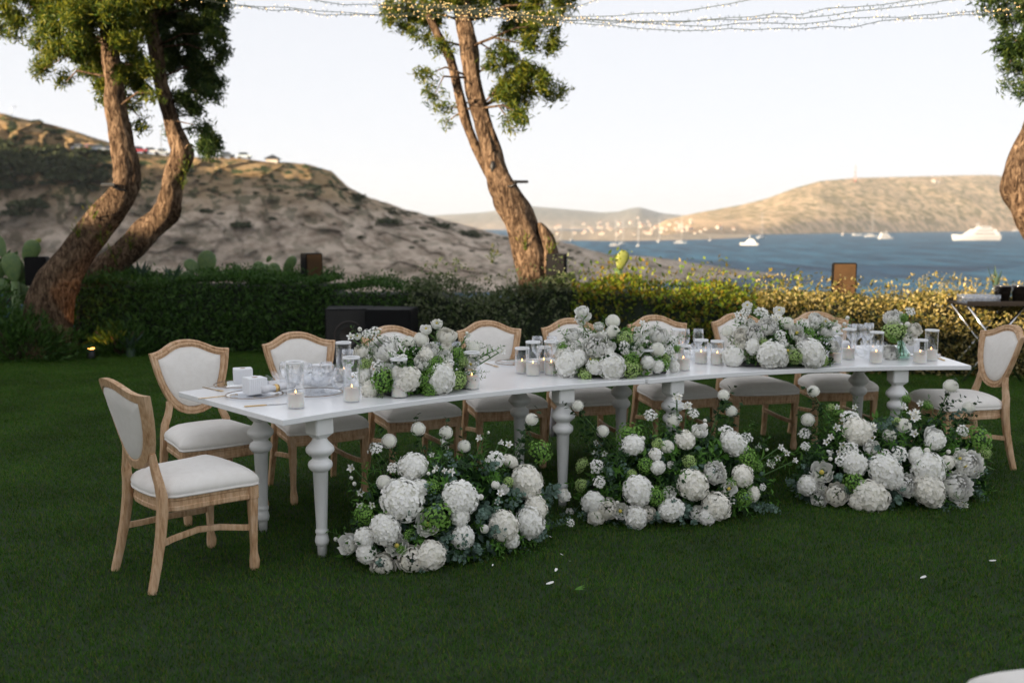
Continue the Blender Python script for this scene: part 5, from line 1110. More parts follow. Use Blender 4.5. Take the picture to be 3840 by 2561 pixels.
for x, y, s_ in [(490, 1410, .16), (950, 1370, .2), (1270, 1350, .17), (1840, 1190, .2), (230, 1310, .18), (1370, 1220, .15), (1900, 1220, .18), (1020, 1360, .15), (60, 1340, .15), (830, 1350, .16), (1180, 1290, .14), (1770, 1180, .16), (240, 1240, .16), (600, 1350, .14), (100, 1410, .12)]: a.sprig('euc', x, y, s_)
for x, y, s_, d in [(1060, 300, .2, (0, 0, 1)), (2000, 720, .28, (1, -.1, .25)), (1920, 770, .26, (1, -.1, .1)), (1800, 640, .2, (.6, 0, .8)), (780, 480, .2, (-.1, 0, 1)), (300, 640, .22, (-.2, 0, 1)), (1250, 450, .2, None), (1500, 600, .2, None), (500, 760, .2, None), (1380, 660, .22, None), (1000, 740, .2, None), (1350, 780, .22, (.4, -.4, .8)), (1600, 1220, .2, (.5, -1, .0)), (150, 960, .2, None), (880, 420, .18, None), (1180, 430, .2, None), (1700, 500, .16, (.3, 0, 1)), (560, 880, .2, None), (1080, 880, .2, None)]: a.sprig('green', x, y, s_, d)
for x, y in [(200, 420), (230, 560), (250, 640), (420, 840), (430, 950), (950, 520), (1000, 560), (1020, 780), (1060, 840), (1450, 330), (1560, 440), (420, 600), (560, 780), (1000, 980), (1340, 560), (480, 1080), (1560, 880)]: a.sprig('dark', x, y, rng.uniform(.14, .21))
a.greens(['green', 'green', 'euc', 'dark', 'green'], 58, (250, 1850), (550, 1320), (.13, .2)); a.fill(140, (.05, .03), M_euc, (.78, .95)); a.fill(600, (.06, .02), M_dkleaf, (.72, .90))
# --- mound 3, right
a = Arr('large white and green flower mound by the right table legs, right of three', 'flower arrangement', (2.34, 5.98, 0), (.70, .36, .54), .12, (2900, 1350), 2.24, GRP_F)
a.core(.62); a.fill(1500, (.075, .03), M_dkleaf, (.5, .9)); a.fill(900, (.06, .02), M_green, (.6, .98))
for k, x, y, r in [('h', 705, 600, 105), ('h', 690, 870, 100), ('h', 292, 1050, 92), ('h', 820, 1140, 132), ('h', 940, 925, 122), ('h', 1300, 1085, 130), ('h', 1300, 910, 128), ('h', 1195, 800, 62), ('h', 1460, 860, 60), ('h', 740, 640, 60), ('h', 1360, 680, 80), ('h', 720, 1190, 70), ('h', 1010, 1010, 70),
                   ('e', 1545, 1065, 112), ('e', 1650, 870, 105), ('r', 405, 945, 78), ('e', 530, 1130, 88), ('e', 1120, 1050, 84), ('r', 825, 732, 60), ('r', 405, 1075, 36), ('r', 380, 1170, 60), ('r', 1350, 640, 72), ('d', 1290, 762, 36), ('r', 1560, 830, 52), ('d', 1545, 760, 30), ('r', 1680, 940, 40), ('r', 1600, 890, 60), ('f', 1180, 470, 58),
                   ('x', 640, 500, 74), ('x', 268, 625, 52), ('x', 655, 740, 58), ('x', 570, 852, 50), ('x', 1060, 790, 66), ('x', 1580, 600, 52), ('x', 270, 730, 40), ('x', 900, 1010, 60), ('x', 940, 790, 40), ('x', 620, 800, 45),
                   ('b', 525, 572, 34), ('b', 492, 650, 30), ('b', 450, 690, 28), ('b', 585, 714, 32), ('b', 470, 772, 30), ('f', 820, 572, 48), ('b', 830, 652, 36), ('f', 1580, 1272, 46), ('b', 690, 400, 24), ('b', 1190, 620, 34), ('b', 545, 770, 28), ('b', 1090, 400, 30), ('d', 480, 830, 24), ('b', 1240, 370, 28), ('b', 540, 400, 24), ('d', 1470, 770, 26),
                   ('g', 680, 1032, 90), ('g', 1725, 670, 108), ('g', 545, 452, 52), ('g', 1292, 390, 46), ('g', 1112, 330, 45), ('g', 1780, 780, 50), ('g', 480, 400, 34), ('g', 1040, 520, 40)]: a.bloom(k, x, y, r, face='dark' if k == 'g' and 80 < r < 100 else None)
for x, y, r in [(335, 262, 48), (290, 502, 54), (975, 635, 52), (1095, 550, 58), (1490, 222, 57), (1640, 400, 50)]: a.bloom('p', x, y, r, stem=True)
for x, y, s_ in [(1080, 1160, .2), (1270, 1210, .16), (1400, 1215, .17), (930, 530, .16), (560, 985, .16), (1720, 1110, .16), (300, 1215, .16), (640, 1245, .15), (170, 1060, .18), (160, 1120, .16), (1000, 1230, .14), (1480, 1230, .15), (1720, 1000, .16), (1560, 430, .14), (900, 560, .16), (240, 880, .16), (1060, 1100, .16)]: a.sprig('euc', x, y, s_)
for x, y, s_, d in [(640, 420, .2, (0, 0, 1)), (1070, 380, .22, (.1, 0, 1)), (1230, 380, .2, (.3, 0, 1)), (540, 500, .2, None), (430, 560, .2, None), (620, 640, .2, None), (1000, 700, .2, None), (1400, 640, .24, None), (1410, 800, .24, (0, -.6, -.7)), (1450, 700, .22, None), (1600, 640, .2, None), (1460, 1130, .22, (.3, -.8, -.4)), (1560, 1160, .22, (.5, -.8, -.5)), (400, 480, .2, (0, 0, 1)), (1130, 660, .2, None), (880, 840, .2, None), (380, 820, .2, None), (1660, 760, .2, None)]: a.sprig('green', x, y, s_, d)
for x, y in [(360, 380), (330, 560), (350, 700), (340, 780), (900, 720), (1500, 330), (1440, 450), (1560, 500), (1380, 470), (1330, 520), (1150, 950), (400, 860), (780, 800), (1480, 640), (1260, 700), (260, 560), (960, 720), (1620, 470), (220, 940)]: a.sprig('dark', x, y, rng.uniform(.14, .21))
a.greens(['green', 'green', 'euc', 'dark', 'green'], 58, (250, 1750), (480, 1220), (.13, .2)); a.fill(140, (.05, .03), M_euc, (.78, .95)); a.fill(600, (.06, .02), M_dkleaf, (.72, .90))
# --- three centrepieces on the table and the vase
def tray_for(a, w, d):
    b = MB(); b.box((0, 0, .012), (w, d, .022), M=None, bev=.003); o = b.build('tray', M_dark, a.root); o.rotation_euler = a.R.to_euler()
def centre(label, px, ax, ang, org, sc, L, sprigs_):
    c = G(*px, TOP); a = Arr(label, 'flower arrangement', (c.x, c.y, TOP), ax, ang, org, sc, GRP_T)
    tray_for(a, ax[0] * 1.5, ax[1] * 1.0); a.core(.62); a.fill(700, (.055, .02), M_dkleaf, (.5, .88), zmin=.03); a.fill(700, (.05, .016), M_green, (.55, .98), zmin=.02)
    for k, x, y, r in L: a.bloom(k, x, y, r * 1.1)
    xs = [q[1] for q in L]; ys = [q[2] for q in L]
    a.greens(['green', 'varieg', 'green', 'green'], 48, (min(xs) + 60, max(xs) - 120), (min(ys) + 120, max(ys)), (.11, .17))
    for k, x, y, s_, d in sprigs_: a.sprig(k, x, y, s_, d)
    return a
centre('white and green flower centrepiece at the left end of the table', (1590, 1462), (.34, .19, .27), .62, (1200, 1150), 2.614,
       [('h', 860, 710, 118), ('h', 1190, 705, 118), ('h', 440, 680, 80), ('h', 490, 815, 82), ('h', 1240, 600, 55), ('h', 760, 660, 60), ('p', 990, 327, 66), ('p', 868, 350, 56), ('p', 1505, 408, 62), ('e', 618, 420, 118), ('e', 1240, 285, 82), ('r', 1000, 545, 66), ('x', 570, 590, 62), ('e', 400, 430, 62), ('r', 1225, 492, 56), ('e', 1085, 425, 66), ('e', 1240, 400, 50), ('h', 1040, 470, 60), ('r', 590, 570, 50), ('r', 660, 600, 36),
        ('g', 455, 565, 62), ('g', 455, 715, 62), ('g', 620, 720, 95), ('g', 1130, 545, 62), ('g', 1090, 635, 62), ('g', 1075, 822, 58), ('g', 1350, 720, 78), ('g', 1340, 460, 62), ('g', 1005, 720, 62), ('g', 1400, 540, 50), ('x', 540, 270, 62), ('x', 460, 275, 50), ('x', 740, 330, 56), ('x', 800, 520, 50), ('x', 700, 480, 50), ('x', 470, 500, 40), ('b', 302, 300, 34), ('d', 390, 222, 26), ('r', 370, 292, 28), ('r', 1040, 225, 44), ('r', 1145, 172, 42), ('d', 512, 362, 22), ('b', 1450, 292, 28), ('b', 1690, 412, 36), ('b', 1780, 440, 32), ('d', 1440, 260, 20), ('x', 1260, 560, 46), ('b', 1480, 590, 40), ('r', 1470, 570, 48)],
       [('green', 450, 350, .16, (-.2, 0, 1)), ('green', 380, 270, .15, (-.4, 0, 1)), ('green', 1120, 250, .18, (.1, 0, 1)), ('green', 1390, 350, .17, (.3, 0, 1)), ('green', 1640, 460, .18, (1, -.1, .2)), ('green', 1740, 430, .14, (1, 0, .3)), ('varieg', 600, 840, .13, (-.3, -1, -.3)), ('varieg', 560, 820, .13, (.2, -1, -.1)), ('dark', 880, 440, .16, None), ('dark', 940, 430, .16, None), ('dark', 1480, 470, .16, (.3, -.3, -.3)), ('green', 800, 440, .15, None), ('green', 740, 470, .15, None), ('varieg', 1150, 420, .14, None), ('varieg', 1180, 320, .14, None), ('green', 290, 560, .14, (-.6, -.5, .2)), ('green', 340, 620, .14, (-.6, -.5, -.3)), ('varieg', 1300, 580, .14, None), ('varieg', 1290, 640, .14, None), ('green', 900, 610, .13, None), ('dark', 880, 580, .14, None), ('green', 990, 650, .13, None), ('green', 1420, 640, .14, None)])
centre('white and green flower centrepiece in the middle of the table by the seam', (2320, 1400), (.37, .20, .30), .34, (1900, 1130), 2.614,
       [('h', 600, 610, 112), ('h', 700, 560, 82), ('h', 1030, 640, 118), ('h', 860, 640, 62), ('h', 1480, 640, 60), ('h', 1640, 640, 52), ('h', 1380, 600, 60), ('h', 540, 520, 60), ('p', 1040, 198, 60), ('p', 1040, 302, 60), ('p', 1478, 475, 62), ('r', 1022, 440, 40), ('e', 885, 440, 106), ('e', 1490, 330, 88), ('e', 640, 330, 66), ('r', 1290, 370, 52), ('r', 1270, 480, 56), ('r', 720, 480, 50), ('h', 1000, 510, 50), ('r', 820, 570, 40),
        ('g', 1160, 365, 72), ('g', 548, 452, 52), ('g', 1215, 560, 66), ('g', 1220, 660, 82), ('g', 770, 725, 56), ('g', 1665, 466, 40), ('g', 1530, 620, 62), ('g', 860, 600, 40), ('g', 1560, 560, 40), ('r', 735, 98, 54), ('r', 778, 152, 40), ('r', 735, 202, 34), ('b', 690, 160, 34), ('r', 903, 245, 44), ('x', 760, 335, 40), ('b', 1360, 290, 40), ('b', 1268, 272, 30), ('b', 1330, 222, 30), ('x', 1620, 390, 50), ('x', 1590, 490, 50), ('x', 1150, 445, 50), ('x', 1160, 495, 40), ('b', 945, 325, 32), ('d', 1440, 250, 24), ('b', 1700, 340, 24), ('x', 600, 340, 40), ('x', 680, 420, 40)],
       [('green', 560, 330, .18, (-.4, 0, 1)), ('green', 640, 390, .2, (-.3, 0, .9)), ('green', 740, 270, .2, (0, 0, 1)), ('green', 1350, 300, .18, (.1, 0, 1)), ('green', 1430, 280, .16, (.2, 0, 1)), ('green', 1600, 380, .18, (.6, 0, .8)), ('green', 1720, 330, .18, (.9, 0, .5)), ('dark', 1090, 390, .17, None), ('dark', 1200, 440, .17, None), ('green', 1230, 290, .16, None), ('green', 490, 620, .14, (-.8, -.4, -.1)), ('green', 485, 680, .12, (-.6, -.5, -.3)), ('varieg', 850, 640, .15, None), ('varieg', 820, 700, .14, None), ('varieg', 890, 680, .14, (0, -1, -.2)), ('dark', 960, 540, .14, None), ('dark', 1500, 570, .14, None), ('varieg', 1640, 560, .14, None), ('green', 1660, 520, .14, None), ('varieg', 1560, 520, .14, None), ('dark', 1120, 470, .14, None), ('green', 1580, 450, .14, None)])
centre('white and green flower centrepiece towards the right end of the table', (2935, 1366), (.38, .20, .32), .10, (2600, 1120), 2.614,
       [('h', 770, 545, 122), ('h', 1160, 540, 114), ('h', 395, 565, 100), ('h', 580, 470, 66), ('h', 860, 600, 60), ('h', 480, 300, 50), ('p', 920, 242, 54), ('p', 332, 322, 52), ('e', 615, 340, 84), ('e', 730, 270, 78), ('e', 470, 350, 62), ('e', 465, 440, 62), ('e', 1300, 320, 62), ('e', 1075, 420, 62), ('e', 1205, 200, 62), ('r', 920, 512, 54), ('r', 1010, 340, 56), ('r', 1185, 262, 40), ('e', 1380, 470, 50), ('r', 560, 240, 36), ('r', 1290, 230, 36),
        ('g', 1000, 565, 64), ('g', 1270, 600, 48), ('g', 690, 432, 40), ('g', 1140, 342, 46), ('g', 1245, 262, 36), ('g', 440, 480, 36), ('x', 660, 150, 60), ('x', 520, 135, 50), ('x', 470, 200, 60), ('x', 560, 240, 40), ('x', 850, 372, 52), ('x', 1080, 240, 42), ('x', 1040, 250, 36), ('x', 880, 440, 40), ('x', 700, 170, 40), ('r', 530, 70, 36), ('r', 840, 122, 42), ('f', 815, 190, 52), ('b', 1390, 252, 34), ('d', 1480, 250, 24), ('d', 1510, 190, 24), ('x', 1050, 470, 44), ('b', 430, 160, 26), ('d', 1140, 370, 24)],
       [('green', 470, 240, .18, (-.2, 0, 1)), ('green', 540, 130, .18, (0, 0, 1)), ('green', 400, 260, .16, (-.5, 0, .8)), ('green', 660, 220, .18, None), ('green', 1080, 300, .18, None), ('green', 1400, 270, .2, (.6, 0, .8)), ('green', 1490, 250, .16, (.7, 0, .8)), ('varieg', 560, 560, .15, (0, -1, 0)), ('varieg', 620, 580, .14, (.2, -1, -.2)), ('varieg', 520, 580, .14, (-.2, -1, -.1)), ('varieg', 340, 420, .15, (-.5, -.4, .2)), ('varieg', 350, 360, .14, None), ('varieg', 900, 620, .13, (0, -1, -.2)), ('dark', 1290, 470, .16, None), ('green', 1260, 400, .16, None), ('dark', 800, 420, .15, None), ('green', 840, 400, .15, None), ('green', 820, 460, .15, None), ('dark', 1200, 330, .14, None), ('varieg', 1290, 520, .14, None), ('green', 950, 440, .14, None), ('dark', 560, 620, .12, None)])
c = G(3378, 1346, TOP); vroot = empty('flower_vase', (c.x, c.y, TOP)); tag(vroot, 'small green glass vase with white blooms and a green ball at the right table end', 'vase')
b = MB(); b.lathe([(0, .003), (.050, .003), (.060, .010), (.062, .03), (.052, .055), (.033, .075), (.027, .10), (.030, .128), (.0285, .128), (.0255, .10), (.031, .075), (.05, .055), (.058, .03), (.056, .012), (0, .008)], 24); b.build('glass_bottle', M_gglass, vroot)
b = MB(); b.lathe([(0, .012), (.054, .014), (.0575, .03), (.0495, .054), (.046, .058), (0, .058)], 24); b.build('water', glass_mat('water_glass', (.85, .93, .88), .05), vroot)
a = Arr('loose bunch of white blooms with a big green ball, standing in the glass vase', 'bouquet', (c.x, c.y, TOP + .10), (.13, .10, .20), 0, (2840, 900), 2.351, 'bunch in the vase', 'bouquet')
for i in range(7):
    t = rng.normal(0, .3); b = MB(); b.tube([(.02 * math.sin(i * 2), .02 * math.cos(i * 2), -.08), (0, 0, .02), (.05 * math.sin(i), .03 * math.cos(i), .10)], .0035, 5); b.build('stem', M_stem, a.root)
for k, x, y, r in [('e', 1203, 688, 76), ('e', 1392, 790, 56), ('r', 1338, 862, 58), ('g', 1208, 800, 82), ('g', 1200, 860, 52), ('d', 1322, 745, 32), ('d', 1270, 748, 20), ('g', 1290, 690, 40), ('x', 1340, 640, 50)]: a.bloom(k, x, y, r)
for k, x, y, s_, d in [('green', 1330, 660, .13, (.2, 0, 1)), ('green', 1390, 700, .12, (.5, 0, .8)), ('green', 1270, 720, .12, (0, 0, 1)), ('green', 1260, 910, .12, (0, -.4, -.5)), ('dark', 1290, 860, .12, None), ('green', 1420, 850, .1, (.7, 0, 0)), ('dark', 1260, 840, .12, None), ('green', 1300, 800, .12, None)]: a.sprig(k, x, y, s_, d)
q = G(3344, 1350, TOP); o = link('peony_bloom', FL['peony'][1], None, (q.x, q.y + .03, TOP + .045)); o.scale = (.052,) * 3; o.rotation_euler = (.9, 0, 0); tag(o, 'single white peony head lying at the foot of the glass vase', 'flower')

# ------------------------------------------------------------------ petals and leaves dropped on the lawn
for i, (x, y, s_, l) in enumerate([(2062, 2212, .028, 'large white petal on the lawn, left of the dropped green leaf'), (2084, 2160, .02, 'crumpled white petal on the lawn above the large one'), (2106, 2100, .014, 'small white petal nearest the left flower mound'), (2138, 2124, .011, 'tiny white petal on open lawn right of the left mound'), (3720, 2127, .030, 'pale petal alone on the lawn at the far right'), (3460, 2188, .022, 'crumpled petal on the lawn at right, left of the pale one'), (1847, 2140, .012, 'tiny petal at the front of the left flower mound'), (2064, 2032, .012, 'tiny petal beside the right edge of the left mound')]):
    p = G(x, y); b = MB(); petal(b, Vector((-.5, 0, .02)), Vector((1, 0, .1)).normalized(), Vector((0, 0, 1)), 1, .7, .25); o = b.build('petal', M_petal, None, (p.x, p.y, .026)); o.scale = (s_ * 1.25, s_ * rng.uniform(.7, 1.2), s_ * 1.4); o.rotation_euler = (.2, .1, i * 1.3); tag(o, l, 'petal', 'petals fallen on the lawn')
p = G(2172, 2238); b = MB()
for an in (0, .5, -.6): petal(b, Vector((0, 0, .01)), Vector((math.cos(an), math.sin(an), .15)), Vector((0, 0, 1)), .05, .015, .1, 0, 0, (0, .5, 1), (.3, 1, .1))
o = b.build('leaf', M_green, None, (p.x - .02, p.y, .024)); tag(o, 'small green leaf sprig dropped on the front lawn', 'leaf')

# ------------------------------------------------------------------ strings of tiny lights
def light_string(label, pts, step=.033, lit=.5, seed=0):
    """pts: (x, y in photo pixels, distance)"""
    P = [A(x, y, Y) for x, y, Y in pts]; root = empty('light_string', P[0]); tag(root, label, 'string lights', 'strings of tiny lights overhead')
    o = Vector(root.location); Q = []
    for i in range(len(P) - 1):
        n = max(2, int((P[i + 1] - P[i]).length / .25))
        for k in range(n): Q.append(P[i].lerp(P[i + 1], k / n) + Vector((0, 0, rng.normal(0, .012))) - o)
    Q.append(P[-1] - o); b = MB(); b.tube(Q, .0035, 4, 0, False, ref=(0, 0.02, 1)); b.build('cable', M_cord, root)
    pin, blb = MB(), MB(); 
    for i in range(len(Q) - 1):
        d = Q[i + 1] - Q[i]; n = max(1, int(d.length / step))
        for k in range(n):
            c = Q[i] + d * ((k + rng.uniform(0, 1)) / n); a = Vector((rng.normal(0, .5), rng.normal(0, .6), rng.choice([-1, -1, 1]) * rng.uniform(.5, 1))).normalized() * .030
            s = Vector((.0032, 0, 0)); t = Vector((0, .0032, 0))
            pin.add([c + s, c + t, c - s, c - t, c + a + s, c + a + t, c + a - s, c + a - t], [(0, 1, 5, 4), (1, 2, 6, 5), (2, 3, 7, 6), (3, 0, 4, 7)], 0, False)
            e = c + a; w = .0048
            if rng.uniform() < lit: blb.add([e + Vector((w, 0, 0)), e + Vector((0, w, 0)), e - Vector((w, 0, 0)), e - Vector((0, w, 0)), e + Vector((0, 0, w * 1.7)), e - Vector((0, 0, w))], [(0, 1, 4), (1, 2, 4), (2, 3, 4), (3, 0, 4), (1, 0, 5), (2, 1, 5), (3, 2, 5), (0, 3, 5)], 0, False)
    f = pin.build('pins', M_cord, root); f['kind'] = 'stuff'; f = blb.build('bulbs', M_bulb, root); f['kind'] = 'stuff'
LS = [('light string running level from the left tree to the middle tree', [(640, -10, 11.6), (830, 12, 11.7), (1080, 38, 11.8), (1400, 55, 11.9), (1640, 50, 12.0), (1900, 62, 11.9)]),
      ('light string just below the level one left of the middle tree', [(840, 18, 11.5), (1110, 48, 11.7), (1420, 62, 11.8), (1700, 60, 11.9), (1960, 75, 11.8)]),
      ('short light string rising to the top edge left of the middle tree', [(1150, -5, 11.4), (1290, 14, 11.6), (1450, 30, 11.8), (1640, 34, 12.0), (1800, 20, 12.0)]),
      ('light string sagging lowest from the middle tree towards the right', [(1640, 30, 12.0), (1960, 60, 11.9), (2130, 90, 11.7), (2560, 118, 11.3), (3200, 98, 10.9), (3600, 62, 10.8), (3840, 38, 11.2)]),
      ('light string just above the lowest one on the right', [(1580, 20, 12.0), (1900, 48, 11.9), (2100, 75, 11.7), (2560, 98, 11.3), (3000, 85, 10.9), (3560, 52, 10.8), (3840, 18, 11.2)]),
      ('light string climbing steadily to the top right corner', [(1700, 45, 12.0), (2050, 72, 11.8), (2560, 88, 11.2), (3000, 48, 10.6), (3420, 8, 10.2), (3560, -14, 10.1)]),
      ('light string rising steeply from the middle tree to the top edge', [(1760, 50, 12.0), (2080, 66, 11.7), (2400, 58, 11.2), (2640, 30, 10.8), (2860, -10, 10.4)]),
      ('second climbing light string under the one to the top right corner', [(1720, 40, 12.0), (2060, 64, 11.8), (2500, 84, 11.3), (3010, 66, 10.8), (3440, 22, 10.4), (3700, -14, 10.3)]),
      ('short light string leaving the middle tree upwards to the right', [(1600, 10, 12.1), (1960, 52, 11.9), (2180, 14, 11.5), (2300, -12, 11.3)]),
      ('light string bunched through the leaves of the middle tree', [(1400, 6, 11.9), (1560, 40, 12.0), (1680, 22, 12.0), (1800, 50, 12.0), (1940, 70, 11.9), (2100, 88, 11.8)]),
      ('light string wound around the top of the middle trunk', [(1420, 28, 12.2), (1600, 14, 12.2), (1740, 34, 12.2), (1860, 20, 12.2), (2000, 62, 12.0), (2080, 80, 12.0)])]
for i, (l, p) in enumerate(LS): light_string(l, p, lit=(.5, .4, .3, .5, .5, .35, .3, .35, .6, 1, 1)[i])

# ------------------------------------------------------------------ boats
def hull(b, L, W, H, mi=0, bow=1.0):
    rows = []; 
    for i in range(9):
        f = i / 8; x = -L / 2 + L * f; w = W / 2 * (1 - max(0, (f - .45) / .55) ** 2.2 * .97) * (.85 + .15 * min(1, f * 3)); sh = H * (1 + .28 * bow * max(0, f - .4) ** 1.5)
        rows.append([Vector((x - (0 if f < 1 else 0), -w * .55, -.3)), Vector((x + L * .03 * f, -w, sh)), Vector((x + L * .03 * f, w, sh)), Vector((x, w * .55, -.3))])
    vs = [v for r in rows for v in r]; fs = [(i * 4 + k, i * 4 + (k + 1) % 4, (i + 1) * 4 + (k + 1) % 4, (i + 1) * 4 + k) for i in range(8) for k in range(4)] + [(0, 1, 2, 3), (35, 34, 33, 32)]
    b.add(vs, fs, mi, False)
HOR = 515 - 5.5
def boat_at(x, y): return G(x * K, y * K, SEA)
def sailboat(label, x, y, Lpx, mpx, rz=.3, sails=True):
    c = boat_at(x, y); s = c.y / 2286; L = max(6, Lpx * s); Hm = mpx * s
    root = empty('sailing_boat', c, rz); tag(root, label, 'sailing boat', 'boats anchored in the bay')
    b = MB(); hull(b, L, L * .28, L * .10); b.build('hull', M_boat, root)
    b = MB(); b.box((-.02 * L, 0, L * .125), (L * .42, L * .16, L * .05), bev=.1); b.build('cabin', M_boat, root)
    b = MB(); b.tube([(.08 * L, 0, L * .08), (.08 * L, 0, Hm)], [.16, .10], 6); b.build('mast', M_boat, root)
    b = MB(); b.tube([(.08 * L, 0, L * .22), (-.36 * L, 0, L * .22)], .22, 6); b.build('boom', M_boat, root)
    b = MB()
    for e in ((.5 * L, 0, L * .12), (-.48 * L, 0, L * .1)): b.tube([(.08 * L, 0, Hm * .97), e], .03, 4, cap=False)
    b.build('rigging', M_steel, root)
def motorboat(label, x, y, Lpx, rz, decks, mast=0, cat='motor boat'):
    c = boat_at(x, y); s = c.y / 2286; L = Lpx * s; root = empty('motor_yacht' if L > 25 else 'motor_boat', c, rz); tag(root, label, cat, 'boats anchored in the bay')
    b = MB(); hull(b, L, L * .24, L * .10, bow=1.6); b.build('hull', M_boat, root); z = L * .10
    for i, (x0, x1, w, h) in enumerate(decks):
        b = MB(); hx_, h_ = (x1 - x0) * L, h * L; cx = (x0 + x1) / 2 * L
        vs = [Vector((x0 * L, -w * L, z)), Vector((x1 * L, -w * L, z)), Vector((x1 * L, w * L, z)), Vector((x0 * L, w * L, z)), Vector((x0 * L + .01 * L, -w * L * .9, z + h_)), Vector((x1 * L - h_ * 1.4, -w * L * .9, z + h_)), Vector((x1 * L - h_ * 1.4, w * L * .9, z + h_)), Vector((x0 * L + .01 * L, w * L * .9, z + h_))]
        b.add(vs, [(0, 1, 5, 4), (1, 2, 6, 5), (2, 3, 7, 6), (3, 0, 4, 7), (4, 5, 6, 7)], 0, False); d = b.build('deck', M_boat, root)
        g = MB()
        for sy in (-1, 1): g.box((cx - h_ * .5, sy * w * L * .965, z + h_ * .52), (hx_ * .62, .12, h_ * .34))
        g.build('windows', M_boatdk, d); z += h_
    if mast: b = MB(); b.tube([(-.02 * L, 0, z), (-.05 * L, 0, z + mast * L)], [.2, .08], 6); b.box((-.03 * L, 0, z + mast * L * .4), (.05 * L, .12 * L, .3)); b.build('mast', M_boat, root)
sailboat('leftmost white sailing boat in the bay, with a tall mast', 1412, 565, 24, 66, .2); sailboat('sailing boat just right of and behind the leftmost white hull', 1429, 561, 20, 62, .5)
sailboat('small sailing boat seen end on, between the left boats', 1465, 566, 13, 60, 1.3); sailboat('pale sailing boat near the far left shore', 1513, 556, 14, 62, 1.0); sailboat('white sailing boat with a bright hull left of centre in the bay', 1562, 559, 28, 70, .1)
sailboat('small boat without sails close to the far shore houses', 1630, 553, 12, 12, 1.2)
motorboat('white motor boat with a high bow and red trim, seen at an angle', 1720, 563, 42, 2.6, [(-.35, .25, .09, .12), (-.25, .12, .07, .10)], .35); sailboat('sailing boat behind the angled white motor boat', 1748, 547, 26, 60, .6)
motorboat('small white motor boat near the middle of the far shore', 1935, 541, 17, 1.1, [(-.3, .25, .10, .16), (-.2, .15, .08, .12)]); motorboat('low brown work boat against the far shore', 1968, 541, 24, .1, [(-.4, -.2, .08, .08)])
bpy.data.objects['motor_boat.001' if 'motor_boat.001' in bpy.data.objects else 'motor_boat'].children[0].data.materials[0] = mat('brown_hull', (.16, .11, .08), .7)
sailboat('tall masted sailing boat in front of the right hand hill', 2000, 544, 30, 68, .15); motorboat('white catamaran motor boat right of the tall masted one', 2034, 549, 38, .25, [(-.42, .3, .11, .14), (-.35, .12, .09, .12)], .2)
motorboat('long white motor yacht with several decks at the right of the bay', 2240, 552, 112, PI + .12, [(-.46, .26, .10, .065), (-.40, .16, .09, .062), (-.30, .02, .07, .055)], .10, 'yacht')
sailboat('small sailing boat beside the right hand tree trunk', 2333, 531, 20, 44, .2)
for i, (x, y, l, h) in enumerate([(1313, 553, 16, 48), (1288, 552, 14, 40)]): sailboat(['pale mast and boat right of the middle trunk, half hidden by the headland', 'pale mast nearest to the middle trunk above the headland'][i], x, y, l, h, .8)
# ------------------------------------------------------------------ houses on the far shore, mast, cars and scrub on the headland
dg = bpy.context.evaluated_depsgraph_get()
def drop(x, y0, lo=40, hi=9000, names=('far_hill', 'distant_hill', 'far_shore', 'headland_hill')):
    """first ground met along the line of sight"""
    r = ray(x * K, y0 * K).normalized(); ok, loc, n, idx, ob, mx = SC.ray_cast(dg, Vector((0, 0, CAM_H)) + r * 30, r, distance=hi)
    return (loc, n) if ok and ob.name in names else (None, None)
bpy.context.view_layer.update(); dg = bpy.context.evaluated_depsgraph_get()
hb = MB(); hb.box((0, 0, .5), (1, .8, 1.0)); HOUSE = hb.mesh('wall', M_house); hr = MB(); hr.add([(-.55, -.45, 1), (.55, -.45, 1), (.55, .45, 1), (-.55, .45, 1), (-.3, 0, 1.28), (.3, 0, 1.28)], [(0, 1, 5, 4), (1, 2, 5), (2, 3, 4, 5), (3, 0, 4), (0, 3, 2, 1)], 0, False); ROOF = hr.mesh('roof', M_roof); hw_ = MB()
for x in (-.3, 0, .3):
    for z in (.3, .7): hw_.box((x, -.41, z), (.14, .03, .16))
HWIN = hw_.mesh('windows', M_boatdk)
def house(x, y, wpx, label, group=None, hk=.8):
    loc, n = drop(x, y)
    if loc is None: return
    s = wpx * loc.y / 2286; root = empty('house', loc - Vector((0, 0, .15 * s)), rng.uniform(-.5, .5)); tag(root, label, 'house', group)
    for me in (HOUSE, ROOF, HWIN):
        o = link(me.name, me, root); o.scale = (s, s, s * hk)
        if me is HWIN: o['kind'] = 'stuff'
r2 = random.Random(3)
for i in range(70):
    x = r2.uniform(1275, 1620); y = 545 - abs(r2.gauss(0, 15)) - (x - 1275) * .018
    if y < 497: continue
    house(x, y, r2.uniform(5, 9), 'small pale house scattered on the far shore slope across the bay', 'houses on the far shore slope')
house(1651, 527, 12, 'larger white house on the shore at the foot of the right hill'); house(1683, 530, 8, 'small white house right of the larger one at the foot of the hill'); house(2144, 419, 9, 'pale building high on the right hand hill'); house(2152, 420, 7, 'second pale building high on the right hand hill'); house(1562, 528, 10, 'tall white house on the far shore behind the bright hulled boat', hk=1.6)
loc, n = drop(1963, 417)
